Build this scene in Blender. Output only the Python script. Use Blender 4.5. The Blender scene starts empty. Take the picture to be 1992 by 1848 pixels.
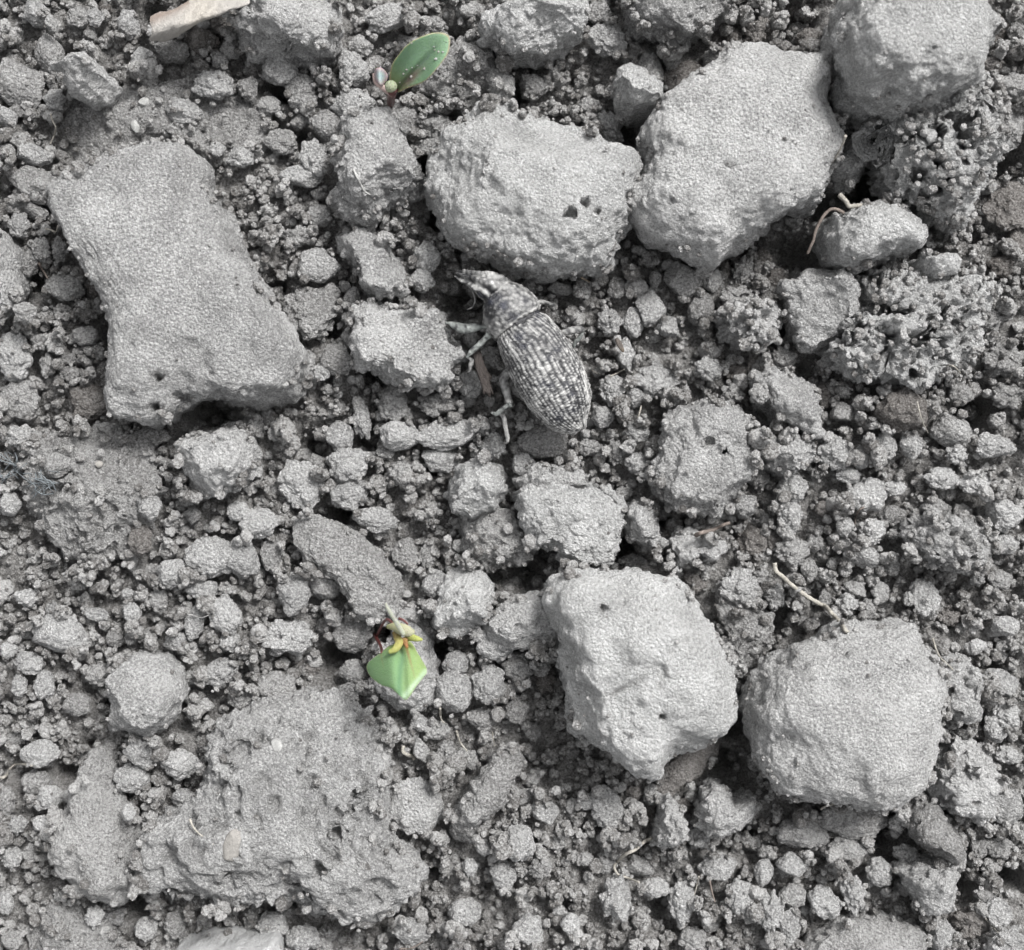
import bpy, math, random
import numpy as np
from mathutils import Vector

random.seed(7)
RNG = np.random.default_rng(7)
R = math.radians
SC = bpy.context.scene

# ------------------------------------------------------------------ camera, light, exposure
CAM_H = 100.0          # mm above the soil datum
PPM = 26.0             # tracing pixels per mm at the datum (picture traced at 1992 x 1848)
CU, CV = 996.0, 924.0
MM = 0.001

cam_d = bpy.data.cameras.new('camera')
cam = bpy.data.objects.new('camera', cam_d)
SC.collection.objects.link(cam)
cam.location = (0, 0, CAM_H * MM)
cam_d.sensor_width = 36
cam_d.lens = 36 * CAM_H / (1992 / PPM)
cam_d.clip_start = 0.002
cam_d.clip_end = 5
cam_d.dof.use_dof = True
cam_d.dof.focus_distance = (CAM_H - 4.5) * MM
cam_d.dof.aperture_fstop = 42
SC.camera = cam

SUN_EL, SUN_AZ = R(50), R(38)      # azimuth measured from the top of the picture, clockwise
world = bpy.data.worlds.new('World')
SC.world = world
world.use_nodes = True
nt = world.node_tree
nt.nodes.clear()
sky = nt.nodes.new('ShaderNodeTexSky')
sky.sky_type = 'NISHITA'
sky.sun_disc = False
sky.sun_elevation = SUN_EL
sky.sun_rotation = SUN_AZ
sky.dust_density = 4
hs = nt.nodes.new('ShaderNodeHueSaturation')
hs.inputs['Saturation'].default_value = 0.06
bg = nt.nodes.new('ShaderNodeBackground')
bg.inputs['Strength'].default_value = 0.085
wo = nt.nodes.new('ShaderNodeOutputWorld')
nt.links.new(sky.outputs[0], hs.inputs['Color'])
nt.links.new(hs.outputs[0], bg.inputs['Color'])
nt.links.new(bg.outputs[0], wo.inputs['Surface'])

sun_d = bpy.data.lights.new('sun', 'SUN')
sun_d.energy = 1.5
sun_d.angle = R(15)
sun_d.color = (1.0, 0.985, 0.965)
sun = bpy.data.objects.new('sun', sun_d)
SC.collection.objects.link(sun)
sdir = Vector((math.sin(SUN_AZ) * math.cos(SUN_EL), math.cos(SUN_AZ) * math.cos(SUN_EL), math.sin(SUN_EL)))
sun.rotation_euler = sdir.to_track_quat('Z', 'Y').to_euler()
sun.location = (0, 0.1, 0.3)

SC.view_settings.view_transform = 'Standard'
SC.view_settings.look = 'None'
SC.view_settings.gamma = 1
SC.view_settings.use_curve_mapping = False
SC.view_settings.exposure = 1.93
SC.render.engine = 'CYCLES'
SC.cycles.diffuse_bounces = 2
SC.cycles.max_bounces = 4
SC.cycles.use_denoising = True

# ------------------------------------------------------------------ helpers
def W(u, v, z=0.0):
    """tracing pixel + height above the datum (mm) -> place in the scene (mm)"""
    k = (1 - z / CAM_H) / PPM
    return np.array([(u - CU) * k, -(v - CV) * k, z], dtype=float)

_OFFX = (0, 501, 1002, 1491)
_OFFY = (0, 465, 930, 1383)
def crop(c, r, pts):
    return [(_OFFX[c] + x / 3.973, _OFFY[r] + y / 3.973) for x, y in pts]

def tag(o, label=None, cat=None, group=None, kind=None):
    if label: o['label'] = label
    if cat: o['category'] = cat
    if group: o['group'] = group
    if kind: o['kind'] = kind
    return o

def mesh_np(name, v, f, attrs=None, smooth=True):
    """v in mm, f (n,3) or (n,4)"""
    v = np.asarray(v, dtype=np.float32)
    f = np.asarray(f, dtype=np.int32)
    me = bpy.data.meshes.new(name)
    me.vertices.add(len(v))
    me.vertices.foreach_set('co', (v * MM).astype(np.float32).ravel())
    k = f.shape[1]
    me.loops.add(f.size)
    me.loops.foreach_set('vertex_index', f.ravel())
    me.polygons.add(len(f))
    me.polygons.foreach_set('loop_start', np.arange(0, f.size, k, dtype=np.int32))
    me.polygons.foreach_set('loop_total', np.full(len(f), k, dtype=np.int32))
    me.polygons.foreach_set('use_smooth', np.full(len(f), smooth, dtype=bool))
    me.update(calc_edges=True)
    for nm, a in (attrs or {}).items():
        a = np.asarray(a, dtype=np.float32)
        if a.ndim == 1:
            at = me.attributes.new(nm, 'FLOAT', 'POINT'); at.data.foreach_set('value', a)
        else:
            at = me.attributes.new(nm, 'FLOAT_COLOR', 'POINT')
            if a.shape[1] == 3: a = np.c_[a, np.ones(len(a), np.float32)]
            at.data.foreach_set('color', a.astype(np.float32).ravel())
    return me

def link(name, me, mat=None, parent=None, loc=None):
    o = bpy.data.objects.new(name, me)
    SC.collection.objects.link(o)
    if mat is not None and me is not None and not me.materials: me.materials.append(mat)
    if parent is not None: o.parent = parent
    if loc is not None: o.location = Vector(loc) * MM
    return o

def centred(name, v, f, mat, parent=None, attrs=None):
    """object whose origin is at the bottom centre of its mesh (top level) or at its parent's origin"""
    v = np.asarray(v, dtype=float)
    if parent is None:
        c = np.array([v[:, 0].mean(), v[:, 1].mean(), v[:, 2].min()])
    else:
        c = np.array(parent.location) / MM
    return link(name, mesh_np(name, v - c, f, attrs), mat, parent, c if parent is None else None)

def empty(name, c):
    o = bpy.data.objects.new(name, None)
    SC.collection.objects.link(o)
    o.location = Vector(c) * MM
    o.empty_display_size = 0.002
    return o

# hashed noise in numpy --------------------------------------------------------
def _hash(ix, iy, iz, seed):
    with np.errstate(over='ignore'):
        n = (ix.astype(np.uint32) * np.uint32(73856093)) ^ (iy.astype(np.uint32) * np.uint32(19349663)) \
            ^ (iz.astype(np.uint32) * np.uint32(83492791)) ^ np.uint32((seed * 2654435761) & 0xffffffff)
        n ^= n >> np.uint32(16); n *= np.uint32(0x7feb352d)
        n ^= n >> np.uint32(15); n *= np.uint32(0x846ca68b)
        n ^= n >> np.uint32(16)
    return n

def vnoise(p, seed=0):
    i = np.floor(p).astype(np.int64); f = (p - i).astype(np.float32)
    f = f * f * (3 - 2 * f)
    r = 0
    for dx in (0, 1):
        wx = f[:, 0] if dx else 1 - f[:, 0]
        for dy in (0, 1):
            wy = f[:, 1] if dy else 1 - f[:, 1]
            for dz in (0, 1):
                wz = f[:, 2] if dz else 1 - f[:, 2]
                r = r + wx * wy * wz * (_hash(i[:, 0] + dx, i[:, 1] + dy, i[:, 2] + dz, seed).astype(np.float32) / 4294967296.0)
    return r * 2 - 1

def fbm(p, seed=0, octs=3, gain=0.5):
    r = 0; a = 1.0
    for k in range(octs):
        r = r + a * vnoise(p * (2.03 ** k) + 17.3 * k, seed + k); a *= gain
    return r

def worley(p, seed=0, want_id=False):
    i = np.floor(p).astype(np.int64); f = (p - i).astype(np.float32)
    best = np.full(len(p), 9.0, np.float32); second = best.copy(); bid = np.zeros(len(p), np.uint32)
    for dx in (-1, 0, 1):
        for dy in (-1, 0, 1):
            for dz in (-1, 0, 1):
                h = _hash(i[:, 0] + dx, i[:, 1] + dy, i[:, 2] + dz, seed)
                a = (h & np.uint32(1023)).astype(np.float32) / 1023 + dx - f[:, 0]
                b = ((h >> np.uint32(10)) & np.uint32(1023)).astype(np.float32) / 1023 + dy - f[:, 1]
                c = ((h >> np.uint32(20)) & np.uint32(1023)).astype(np.float32) / 1023 + dz - f[:, 2]
                d = a * a + b * b + c * c
                m = d < best
                second = np.where(m, best, np.minimum(second, d))
                if want_id: bid = np.where(m, h, bid)
                best = np.where(m, d, best)
    if want_id: return np.sqrt(best), np.sqrt(second), (bid >> np.uint32(5)).astype(np.float32) / float(2 ** 27)
    return np.sqrt(best), np.sqrt(second)

def vnormals(v, f):
    n = np.zeros_like(v)
    for a in range(f.shape[1] - 2):
        t = np.cross(v[f[:, a + 1]] - v[f[:, 0]], v[f[:, a + 2]] - v[f[:, 0]])
        for k in (0, a + 1, a + 2):
            for c in range(3):
                n[:, c] += np.bincount(f[:, k], t[:, c], len(v))
    return n / np.maximum(np.linalg.norm(n, axis=1, keepdims=True), 1e-12)

_ICO = {}
def ico(level):
    if level not in _ICO:
        t = (1 + 5 ** .5) / 2
        v = np.array([(-1, t, 0), (1, t, 0), (-1, -t, 0), (1, -t, 0), (0, -1, t), (0, 1, t), (0, -1, -t), (0, 1, -t),
                      (t, 0, -1), (t, 0, 1), (-t, 0, -1), (-t, 0, 1)], float)
        f = np.array([(0, 11, 5), (0, 5, 1), (0, 1, 7), (0, 7, 10), (0, 10, 11), (1, 5, 9), (5, 11, 4), (11, 10, 2),
                      (10, 7, 6), (7, 1, 8), (3, 9, 4), (3, 4, 2), (3, 2, 6), (3, 6, 8), (3, 8, 9), (4, 9, 5),
                      (2, 4, 11), (6, 2, 10), (8, 6, 7), (9, 8, 1)])
        v /= np.linalg.norm(v, axis=1, keepdims=True)
        for _ in range(level - 1):
            e = np.sort(np.r_[f[:, [0, 1]], f[:, [1, 2]], f[:, [2, 0]]], axis=1)
            key = e[:, 0].astype(np.int64) * len(v) + e[:, 1]
            uk, inv = np.unique(key, return_inverse=True)
            inv = inv.reshape(-1)
            a, b = uk // len(v), uk % len(v)
            m = v[a] + v[b]; m /= np.linalg.norm(m, axis=1, keepdims=True)
            n = len(f); ab, bc, ca = inv[:n] + len(v), inv[n:2 * n] + len(v), inv[2 * n:] + len(v)
            f = np.r_[np.c_[f[:, 0], ab, ca], np.c_[f[:, 1], bc, ab], np.c_[f[:, 2], ca, bc], np.c_[ab, bc, ca]]
            v = np.r_[v, m]
        _ICO[level] = (v, f)
    return _ICO[level]

def catmull(pts, n=8):
    P = np.asarray(pts, float)
    P = np.vstack([2 * P[0] - P[1], P, 2 * P[-1] - P[-2]])
    out = []
    for i in range(1, len(P) - 2):
        for t in np.linspace(0, 1, n, endpoint=False):
            out.append(0.5 * ((2 * P[i]) + (-P[i - 1] + P[i + 1]) * t + (2 * P[i - 1] - 5 * P[i] + 4 * P[i + 1] - P[i + 2]) * t * t
                              + (-P[i - 1] + 3 * P[i] - 3 * P[i + 1] + P[i + 2]) * t ** 3))
    out.append(P[-2])
    return np.array(out)

def tube(path, rad, sides=10, flat=1.0):
    """path (n,3) mm, rad (n,) mm -> closed verts, tris"""
    path = np.asarray(path, float); n = len(path)
    T = np.gradient(path, axis=0); T /= np.maximum(np.linalg.norm(T, axis=1, keepdims=True), 1e-9)
    up = np.array([0, 0, 1.0])
    V = []
    for i in range(n):
        a = np.cross(up, T[i])
        if np.linalg.norm(a) < 0.05: a = np.cross(np.array([0, 1.0, 0]), T[i])
        a /= np.linalg.norm(a); b = np.cross(T[i], a)
        for k in range(sides):
            t = 2 * math.pi * k / sides
            V.append(path[i] + rad[i] * (math.cos(t) * a + flat * math.sin(t) * b))
    F = []
    for i in range(n - 1):
        for k in range(sides):
            p, q = i * sides + k, i * sides + (k + 1) % sides
            F.append((p, q, q + sides)); F.append((p, q + sides, p + sides))
    V.append(path[0]); V.append(path[-1])
    c0, c1 = len(V) - 2, len(V) - 1
    for k in range(sides):
        F.append((c0, (k + 1) % sides, k))
        F.append((c1, (n - 1) * sides + k, (n - 1) * sides + (k + 1) % sides))
    return np.array(V), np.array(F)

def merge(parts):
    V, F, o = [], [], 0
    for v, f in parts:
        V.append(v); F.append(np.asarray(f) + o); o += len(v)
    return np.vstack(V), np.vstack(F)

# ------------------------------------------------------------------ materials
def nodes_of(name):
    m = bpy.data.materials.new(name); m.use_nodes = True
    n = m.node_tree; n.nodes.clear()
    out = n.nodes.new('ShaderNodeOutputMaterial')
    b = n.nodes.new('ShaderNodeBsdfPrincipled')
    n.links.new(b.outputs[0], out.inputs[0])
    return m, n, b

def math_node(n, op, a, b=None, c=None):
    x = n.nodes.new('ShaderNodeMath'); x.operation = op
    for i, s in enumerate((a, b, c)):
        if s is None: continue
        if isinstance(s, (int, float)): x.inputs[i].default_value = s
        else: n.links.new(s, x.inputs[i])
    return x.outputs[0]

def pos_mm(n):
    g = n.nodes.new('ShaderNodeNewGeometry')
    v = n.nodes.new('ShaderNodeVectorMath'); v.operation = 'SCALE'
    v.inputs['Scale'].default_value = 1000
    n.links.new(g.outputs['Position'], v.inputs[0])
    return v.outputs[0]

def noise_node(n, vec, scale, detail=3, rough=0.6):
    t = n.nodes.new('ShaderNodeTexNoise'); t.inputs['Scale'].default_value = scale
    t.inputs['Detail'].default_value = detail; t.inputs['Roughness'].default_value = rough
    n.links.new(vec, t.inputs['Vector'])
    return t.outputs['Fac']

def ramp(n, fac, stops):
    r = n.nodes.new('ShaderNodeValToRGB')
    e = r.color_ramp.elements
    while len(e) < len(stops): e.new(0.5)
    for k, (p, c) in enumerate(stops):
        e[k].position = p; e[k].color = (*c, 1) if len(c) == 3 else c
    n.links.new(fac, r.inputs['Fac'])
    return r.outputs['Color']

def soil(name, lo, hi, vary=0.25, bump=1.0, grain=1.0):
    m, n, b = nodes_of(name)
    p = pos_mm(n)
    a = noise_node(n, p, 0.35, 4, 0.6)       # broad drying patches, ~3 mm
    g = noise_node(n, p, 5.0, 5, 0.85)       # grain
    oi = n.nodes.new('ShaderNodeObjectInfo')
    s = math_node(n, 'MULTIPLY_ADD', g, 3.6 * grain, -1.8 * grain)
    s = math_node(n, 'ADD', s, a)
    s = math_node(n, 'MULTIPLY_ADD', oi.outputs['Random'], vary, s)
    s = math_node(n, 'SUBTRACT', s, vary * 0.5)
    col = ramp(n, s, [(0.15, lo), (0.5, tuple((x + y) / 2 for x, y in zip(lo, hi))), (0.85, hi)])
    # scattered pale mineral grains
    w = n.nodes.new('ShaderNodeTexVoronoi'); w.inputs['Scale'].default_value = 1.6
    n.links.new(p, w.inputs['Vector'])
    k = math_node(n, 'LESS_THAN', w.outputs['Distance'], 0.085)
    mx = n.nodes.new('ShaderNodeMix'); mx.data_type = 'RGBA'
    n.links.new(math_node(n, 'MULTIPLY', k, 0.5), mx.inputs[0])
    n.links.new(col, mx.inputs[6]); mx.inputs[7].default_value = (0.62, 0.61, 0.59, 1)
    n.links.new(mx.outputs[2], b.inputs['Base Color'])
    b.inputs['Roughness'].default_value = 0.95
    b.inputs['Specular IOR Level'].default_value = 0.15
    f1 = noise_node(n, p, 4.2, 5, 0.85)
    vo = n.nodes.new('ShaderNodeTexVoronoi'); vo.inputs['Scale'].default_value = 5.0
    n.links.new(p, vo.inputs['Vector'])
    hgt = math_node(n, 'MULTIPLY_ADD', vo.outputs['Distance'], -0.45, f1)
    bp = n.nodes.new('ShaderNodeBump'); bp.inputs['Strength'].default_value = 1.0
    bp.inputs['Distance'].default_value = 0.00088 * bump
    n.links.new(hgt, bp.inputs['Height'])
    n.links.new(bp.outputs[0], b.inputs['Normal'])
    return m

M_PALE = soil('dry_soil_pale', (0.27, 0.268, 0.266), (0.66, 0.657, 0.652))
M_WHITE = soil('dry_soil_bleached', (0.34, 0.34, 0.337), (0.70, 0.70, 0.695))
M_MID = soil('dry_soil_grey', (0.20, 0.196, 0.192), (0.53, 0.526, 0.52))
M_DARK = soil('dark_soil_brown', (0.12, 0.110, 0.102), (0.34, 0.325, 0.313))  # darker and browner than the other soils
M_SMOOTH = soil('smooth_clay', (0.34, 0.342, 0.342), (0.46, 0.462, 0.462), bump=0.25, grain=0.4)
M_GROUND = soil('soil_bed', (0.13, 0.124, 0.118), (0.42, 0.412, 0.402))
M_CRUMB = soil('soil_crumb', (0.20, 0.192, 0.184), (0.60, 0.594, 0.587), vary=0.6)

def plain(name, col, rough=0.6, spec=0.3, var=0.25, scale=3.0, bump=0.00008, coat=0):
    m, n, b = nodes_of(name)
    p = pos_mm(n)
    f = noise_node(n, p, scale, 4, 0.65)
    c = ramp(n, f, [(0.25, tuple(x * (1 - var) for x in col)), (0.75, tuple(min(1, x * (1 + var)) for x in col))])
    n.links.new(c, b.inputs['Base Color'])
    b.inputs['Roughness'].default_value = rough
    b.inputs['Specular IOR Level'].default_value = spec
    b.inputs['Coat Weight'].default_value = coat
    bp = n.nodes.new('ShaderNodeBump'); bp.inputs['Distance'].default_value = bump
    n.links.new(noise_node(n, p, scale * 3, 3, 0.7), bp.inputs['Height'])
    n.links.new(bp.outputs[0], b.inputs['Normal'])
    return m

def attr_mat(name, rough=0.5, spec=0.35, bump=0.00006, sss=0.0, mott=0.12):
    """colour carried by the mesh's own colour attribute, with a fine mottling"""
    m, n, b = nodes_of(name)
    p = pos_mm(n)
    a = n.nodes.new('ShaderNodeAttribute'); a.attribute_name = 'Col'
    f = noise_node(n, p, 4.0, 4, 0.7)
    v = math_node(n, 'MULTIPLY_ADD', f, 2 * mott, 1 - mott)
    mu = n.nodes.new('ShaderNodeVectorMath'); mu.operation = 'SCALE'
    n.links.new(a.outputs['Color'], mu.inputs[0]); n.links.new(v, mu.inputs['Scale'])
    n.links.new(mu.outputs[0], b.inputs['Base Color'])
    b.inputs['Roughness'].default_value = rough
    b.inputs['Specular IOR Level'].default_value = spec
    if sss:
        b.inputs['Subsurface Weight'].default_value = sss
        b.inputs['Subsurface Radius'].default_value = (0.6, 1.0, 0.3)
        b.inputs['Subsurface Scale'].default_value = 0.0004
    bp = n.nodes.new('ShaderNodeBump'); bp.inputs['Distance'].default_value = bump
    n.links.new(noise_node(n, p, 9, 3, 0.7), bp.inputs['Height'])
    n.links.new(bp.outputs[0], b.inputs['Normal'])
    return m

M_LEAF = attr_mat('leaf_skin', 0.65, 0.18, 0.00008, 0.3, .16)
M_BARK = attr_mat('weathered_bark', 0.85, 0.15, 0.00022, 0, 0.28)
M_BEETLE = attr_mat('beetle_cuticle', 0.34, 0.55, 0.00010, 0, 0.22)
M_EYE = plain('beetle_eye', (0.012, 0.012, 0.02), 0.2, 0.6, 0.2)
M_ROOT = plain('dry_root', (0.29, 0.275, 0.245), 0.8, 0.2, 0.3, 2.5, 0.00018)
M_HAIR = plain('pale_hair', (0.27, 0.268, 0.26), 0.5, 0.3)
M_TWIG = plain('brown_twig', (0.14, 0.118, 0.105), 0.8, 0.2, 0.35)
M_TAN = plain('tan_husk', (0.2, 0.165, 0.125), 0.6, 0.3, 0.3)
M_QUARTZ = plain('pale_quartz', (0.24, 0.24, 0.234), 0.8, 0.2, 0.35)
M_BUFF = plain('buff_stone', (0.19, 0.182, 0.17), 0.8, 0.2, 0.25)
M_RED = plain('red_stem', (0.075, 0.018, 0.016), 0.35, 0.5, 0.3)
M_TANGLE = plain('blue_grey_fibre', (0.13, 0.145, 0.155), 0.6, 0.4, 0.4)

# ------------------------------------------------------------------ the pile: a height map everything is laid on
GX, GY, STEP = 52.0, 48.0, 0.125
NX, NY = int(2 * GX / STEP) + 1, int(2 * GY / STEP) + 1
gx = np.linspace(-GX, GX, NX); gy = np.linspace(-GY, GY, NY)
MX, MY = np.meshgrid(gx, gy)                       # [iy, ix]

PITS = [(232, 590, 34, 3.5), (215, 645, 28, 2.5), (243, 700, 22, 3.5), (405, 800, 36, 4.5), (350, 862, 16, 3), (832, 330, 24, 5),
        (850, 425, 20, 4), (900, 590, 38, 3.5), (1690, 350, 48, 6), (1745, 400, 32, 5), (1605, 405, 28, 4), (1440, 470, 52, 3.5),
        (1560, 500, 55, 4), (1305, 215, 34, 4.5), (1218, 262, 22, 4), (1518, 640, 24, 5), (1432, 1400, 44, 6), (1025, 1125, 30, 4.5),
        (1065, 1072, 20, 4), (1340, 1480, 60, 3), (748, 1225, 20, 4.5), (655, 1280, 34, 4), (368, 1395, 20, 4), (210, 1372, 26, 3.5),
        (175, 1335, 20, 2.5), (128, 1512, 26, 4), (258, 1765, 30, 3.5), (560, 1725, 32, 5), (682, 1812, 30, 4.5), (742, 1790, 24, 4),
        (1900, 800, 34, 5), (1960, 312, 46, 5), (1216, 1060, 26, 5), (1290, 1012, 14, 4), (660, 1010, 30, 4.5), (1070, 1470, 70, 2),
        (1425, 1510, 34, 5), (1560, 730, 30, 3), (1640, 120, 10, 2), (60, 540, 20, 3), (300, 30, 22, 3), (130, 120, 18, 3),
        (235, 210, 18, 2), (540, 170, 24, 4), (590, 270, 18, 3), (530, 560, 20, 3), (640, 640, 16, 3), (730, 720, 22, 3.5),
        (700, 860, 26, 3.5), (600, 870, 22, 3), (840, 905, 16, 3), (1400, 235, 14, 2), (1470, 395, 10, 2), (830, 1290, 28, 4),
        (860, 1270, 20, 3), (960, 1130, 24, 3), (1460, 1290, 24, 4), (1500, 1200, 34, 3.5), (1930, 1290, 20, 2.5),
        (960, 1740, 36, 2.5), (840, 1700, 20, 3), (1080, 1750, 22, 3), (1285, 1780, 26, 3), (1465, 1650, 24, 3), (1720, 1640, 26, 4),
        (1620, 1720, 20, 3), (1870, 1740, 26, 3), (1975, 1720, 26, 4), (1430, 640, 26, 2), (1400, 470, 22, 3), (560, 40, 10, 2),
        (1000, 180, 18, 3), (880, 70, 22, 3.5), (1310, 40, 10, 2), (1545, 40, 40, 3), (40, 1500, 22, 3), (170, 1470, 22, 3), (320, 1340, 20, 3)]

base = 1.1 * fbm(np.c_[MX.ravel() / 13, MY.ravel() / 13, np.zeros(MX.size)], 3, 3).reshape(MX.shape)
for u, v, r, d in PITS:
    c = W(u, v, 0); rr = r / PPM
    base -= d * 1.05 * np.exp(-(((MX - c[0]) ** 2 + (MY - c[1]) ** 2) / (rr * 1.1) ** 2) ** 1.3)
H = base.copy()                                     # current surface
OWN = np.zeros(H.shape, bool)                       # under a traced clod
def ij(x, y): return int(round((y + GY) / STEP)), int(round((x + GX) / STEP))
def ground_at(x, y):
    j, i = ij(x, y)
    return float(base[min(max(j, 0), NY - 1), min(max(i, 0), NX - 1)])

# ------------------------------------------------------------------ clods
def granulate(v, f, seed, amp=1.0, porous=0.0, scale=1.0):
    n = vnormals(v, f); rim = 1 + 1.1 * (1 - np.clip(n[:, 2], 0, 1)) ** 2
    w = v + 0.18 * np.c_[vnoise(v / .45, seed + 31), vnoise(v / .45, seed + 32), vnoise(v / .45, seed + 33)]
    d = amp * 0.34 * fbm(v / (2.6 * scale), seed, 3)
    patch = .55 + .45 * np.clip(1.6 * fbm(v / 3.4, seed + 50, 2) + .4, 0, 1)      # rough and smoother areas
    f1, f2 = worley(w / (0.85 * scale), seed + 5)
    d = d + amp * patch * rim * 0.36 * (0.55 - f1) + .16 * amp * (rim - 1) * fbm(v / .7, seed + 61, 2)
    g1, g2 = worley(w / (0.34 * scale), seed + 9)
    d = d + (.5 + .5 * amp) * patch * 0.24 * (0.55 - g1)
    # small crumbs stuck to the surface
    c1, c2, cid = worley(w / 0.8, seed + 71, True)
    d = d + (cid < .16) * min(amp, 1.0) * .26 * np.sqrt(np.clip(1 - (c1 / .42) ** 2, 0, 1))
    pit1, _, pid = worley(w / 1.1, seed + 77, True)
    d = d - (pid < .10) * amp * .5 * np.clip(1 - pit1 / .22, 0, 1)
    if porous:
        q = v + 0.5 * np.c_[fbm(v / .6, seed + 21, 2), fbm(v / .6, seed + 22, 2), fbm(v / .6, seed + 23, 2)]
        h1, h2, hid = worley(q / 1.55, seed + 13, True)
        hole = np.clip((0.52 - h1) / 0.16, 0, 1) * (hid < 0.5)
        d = d + porous * (-1.6 * hole * hole * (3 - 2 * hole) + 0.40 * (.5 - f1) + .18 * (.5 - g1))
    return v + n * d[:, None]

def bites(p, seed, count, depth):
    r = random.Random(seed)
    for _ in range(count):
        al, be = r.uniform(.15, 1.05), r.uniform(0, 2 * math.pi)
        nk = np.array([math.sin(al) * math.cos(be), math.sin(al) * math.sin(be), math.cos(al)])
        off = (p @ nk).max() * (1 - r.uniform(.3, 1) * depth)
        ex = np.maximum(p @ nk - off, 0)
        p = p - ex[:, None] * nk * 0.92
    return p

CRUST = np.zeros(H.shape, np.float32); PORE = np.zeros(H.shape, bool)
def make_clod(name, poly, h, seed, mat, label, cat, level=6, crust=False, thin=1.0, n_exp=2.7, amp=1.0, porous=0.0, tilt=(0, 0), lift=0.30,
              holes=(), cracks=(), cut=6, depth=.28, dz=0.0, group='soil clods on the tilled ground', ragged=0.03):
    P = np.array(poly, float)
    c0 = P.mean(axis=0)
    zb = ground_at(*W(c0[0], c0[1])[:2]) * 0.5 + dz
    zc = zb + lift * h
    Q = np.array([W(u, v, zc)[:2] for u, v in poly])
    m = []
    for i in range(len(Q)):
        a, b = Q[i], Q[(i + 1) % len(Q)]
        m += [a + (b - a) * t for t in np.linspace(0, 1, 24, endpoint=False)]
    m = np.array(m)
    # area centroid
    x, y = Q[:, 0], Q[:, 1]; x1, y1 = np.roll(x, -1), np.roll(y, -1)
    cr = x * y1 - x1 * y; A = cr.sum() / 2
    c = np.array([((x + x1) * cr).sum() / (6 * A), ((y + y1) * cr).sum() / (6 * A)])
    th = np.arctan2(m[:, 1] - c[1], m[:, 0] - c[0]); rr = np.hypot(*(m - c).T)
    bins = np.full(360, np.nan)
    k = ((th + math.pi) / (2 * math.pi) * 360).astype(int) % 360
    for i, q in zip(k, rr): bins[i] = q if np.isnan(bins[i]) else max(bins[i], q)
    ok = ~np.isnan(bins); idx = np.arange(360)
    bins = np.interp(idx, np.r_[idx[ok] - 360, idx[ok], idx[ok] + 360], np.tile(bins[ok], 3))
    ker = np.array([1, 2, 1]) / 4.0
    bins = np.convolve(np.r_[bins[-4:], bins, bins[:4]], ker, 'same')[4:-4]
    d, f = ico(level)
    phi = np.arcsin(np.clip(d[:, 2], -1, 1)); phi = phi - R(24) * np.cos(phi)      # more of the mesh on the side that is seen
    zz = np.sign(phi) * np.abs(np.sin(phi)) ** (2 / n_exp)
    hor = np.hypot(d[:, 0], d[:, 1]) + 1e-9
    ang = np.arctan2(d[:, 1], d[:, 0])
    rho = np.clip(np.cos(phi), 0, 1) ** (2 / n_exp)
    p = np.c_[np.cos(ang) * rho, np.sin(ang) * rho, zz]
    p = bites(p, seed, cut, depth)
    af = (ang + math.pi) / (2 * math.pi) * 360
    Rad = np.interp(af, np.arange(361), np.r_[bins, bins[0]])
    v = np.empty_like(p)
    v[:, 0] = c[0] + Rad * p[:, 0]; v[:, 1] = c[1] + Rad * p[:, 1]
    v[:, 2] = zc + np.where(p[:, 2] > 0, p[:, 2] * h * (1 - lift), p[:, 2] * (h * lift + 1.4))
    up = np.clip(p[:, 2], 0, 1)
    v[:, 2] += up * (tilt[0] * (v[:, 0] - c[0]) + tilt[1] * (v[:, 1] - c[1]))
    # broad undulation, before the grain
    rad0 = bins.mean()
    und = fbm(v / max(rad0 * .55, 1.5), seed + 40, 3)
    nn = vnormals(v, f)
    v = v + nn * (und * min(0.09 * rad0, .5))[:, None]
    for (u0, v0, r0, dep) in holes:
        w = W(u0, v0, zc + h * .5); q = r0 / PPM
        dd = np.hypot(v[:, 0] - w[0] + .25 * q * vnoise(v / q, seed + 3), v[:, 1] - w[1] + .25 * q * vnoise(v / q, seed + 4)) / q
        v[:, 2] -= up ** .3 * dep * np.clip(1.25 - dd, 0, 1) ** .5 * (v[:, 2] > zc)
    for pts in cracks:
        L = np.array([W(a, b, zc + h * .6)[:2] for a, b in pts])
        dm = np.full(len(v), 9.0)
        for a, b in zip(L[:-1], L[1:]):
            t = np.clip(((v[:, :2] - a) @ (b - a)) / ((b - a) @ (b - a)), 0, 1)
            dm = np.minimum(dm, np.linalg.norm(v[:, :2] + .06 * np.c_[vnoise(v * 2, 5), vnoise(v * 2, 6)] - a - t[:, None] * (b - a), axis=1))
        v[:, 2] -= 0.5 * np.clip(1.2 - dm / 0.12, 0, 1) * (v[:, 2] > zc)
    v = granulate(v, f, seed, amp, porous)
    o = centred(name, v, f, mat)
    tag(o, label, cat, group)
    # write it into the pile
    top = v[v[:, 2] > zc - .2]
    j = np.clip(((top[:, 1] + GY) / STEP).round().astype(int), 0, NY - 1)
    i = np.clip(((top[:, 0] + GX) / STEP).round().astype(int), 0, NX - 1)
    np.maximum.at(H, (j, i), top[:, 2])
    J0, J1, I0, I1 = j.min(), j.max() + 1, i.min(), i.max() + 1
    X, Y = MX[J0:J1, I0:I1], MY[J0:J1, I0:I1]
    a2 = (np.arctan2(Y - c[1], X - c[0]) + math.pi) / (2 * math.pi) * 360
    rr2 = np.hypot(X - c[0], Y - c[1]) / np.interp(a2, np.arange(361), np.r_[bins, bins[0]])
    ins = rr2 < 0.97
    prof = zc + h * (1 - lift) * (1 - np.clip(rr2, 0, 1) ** n_exp) ** (1 / n_exp) - .3
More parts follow.
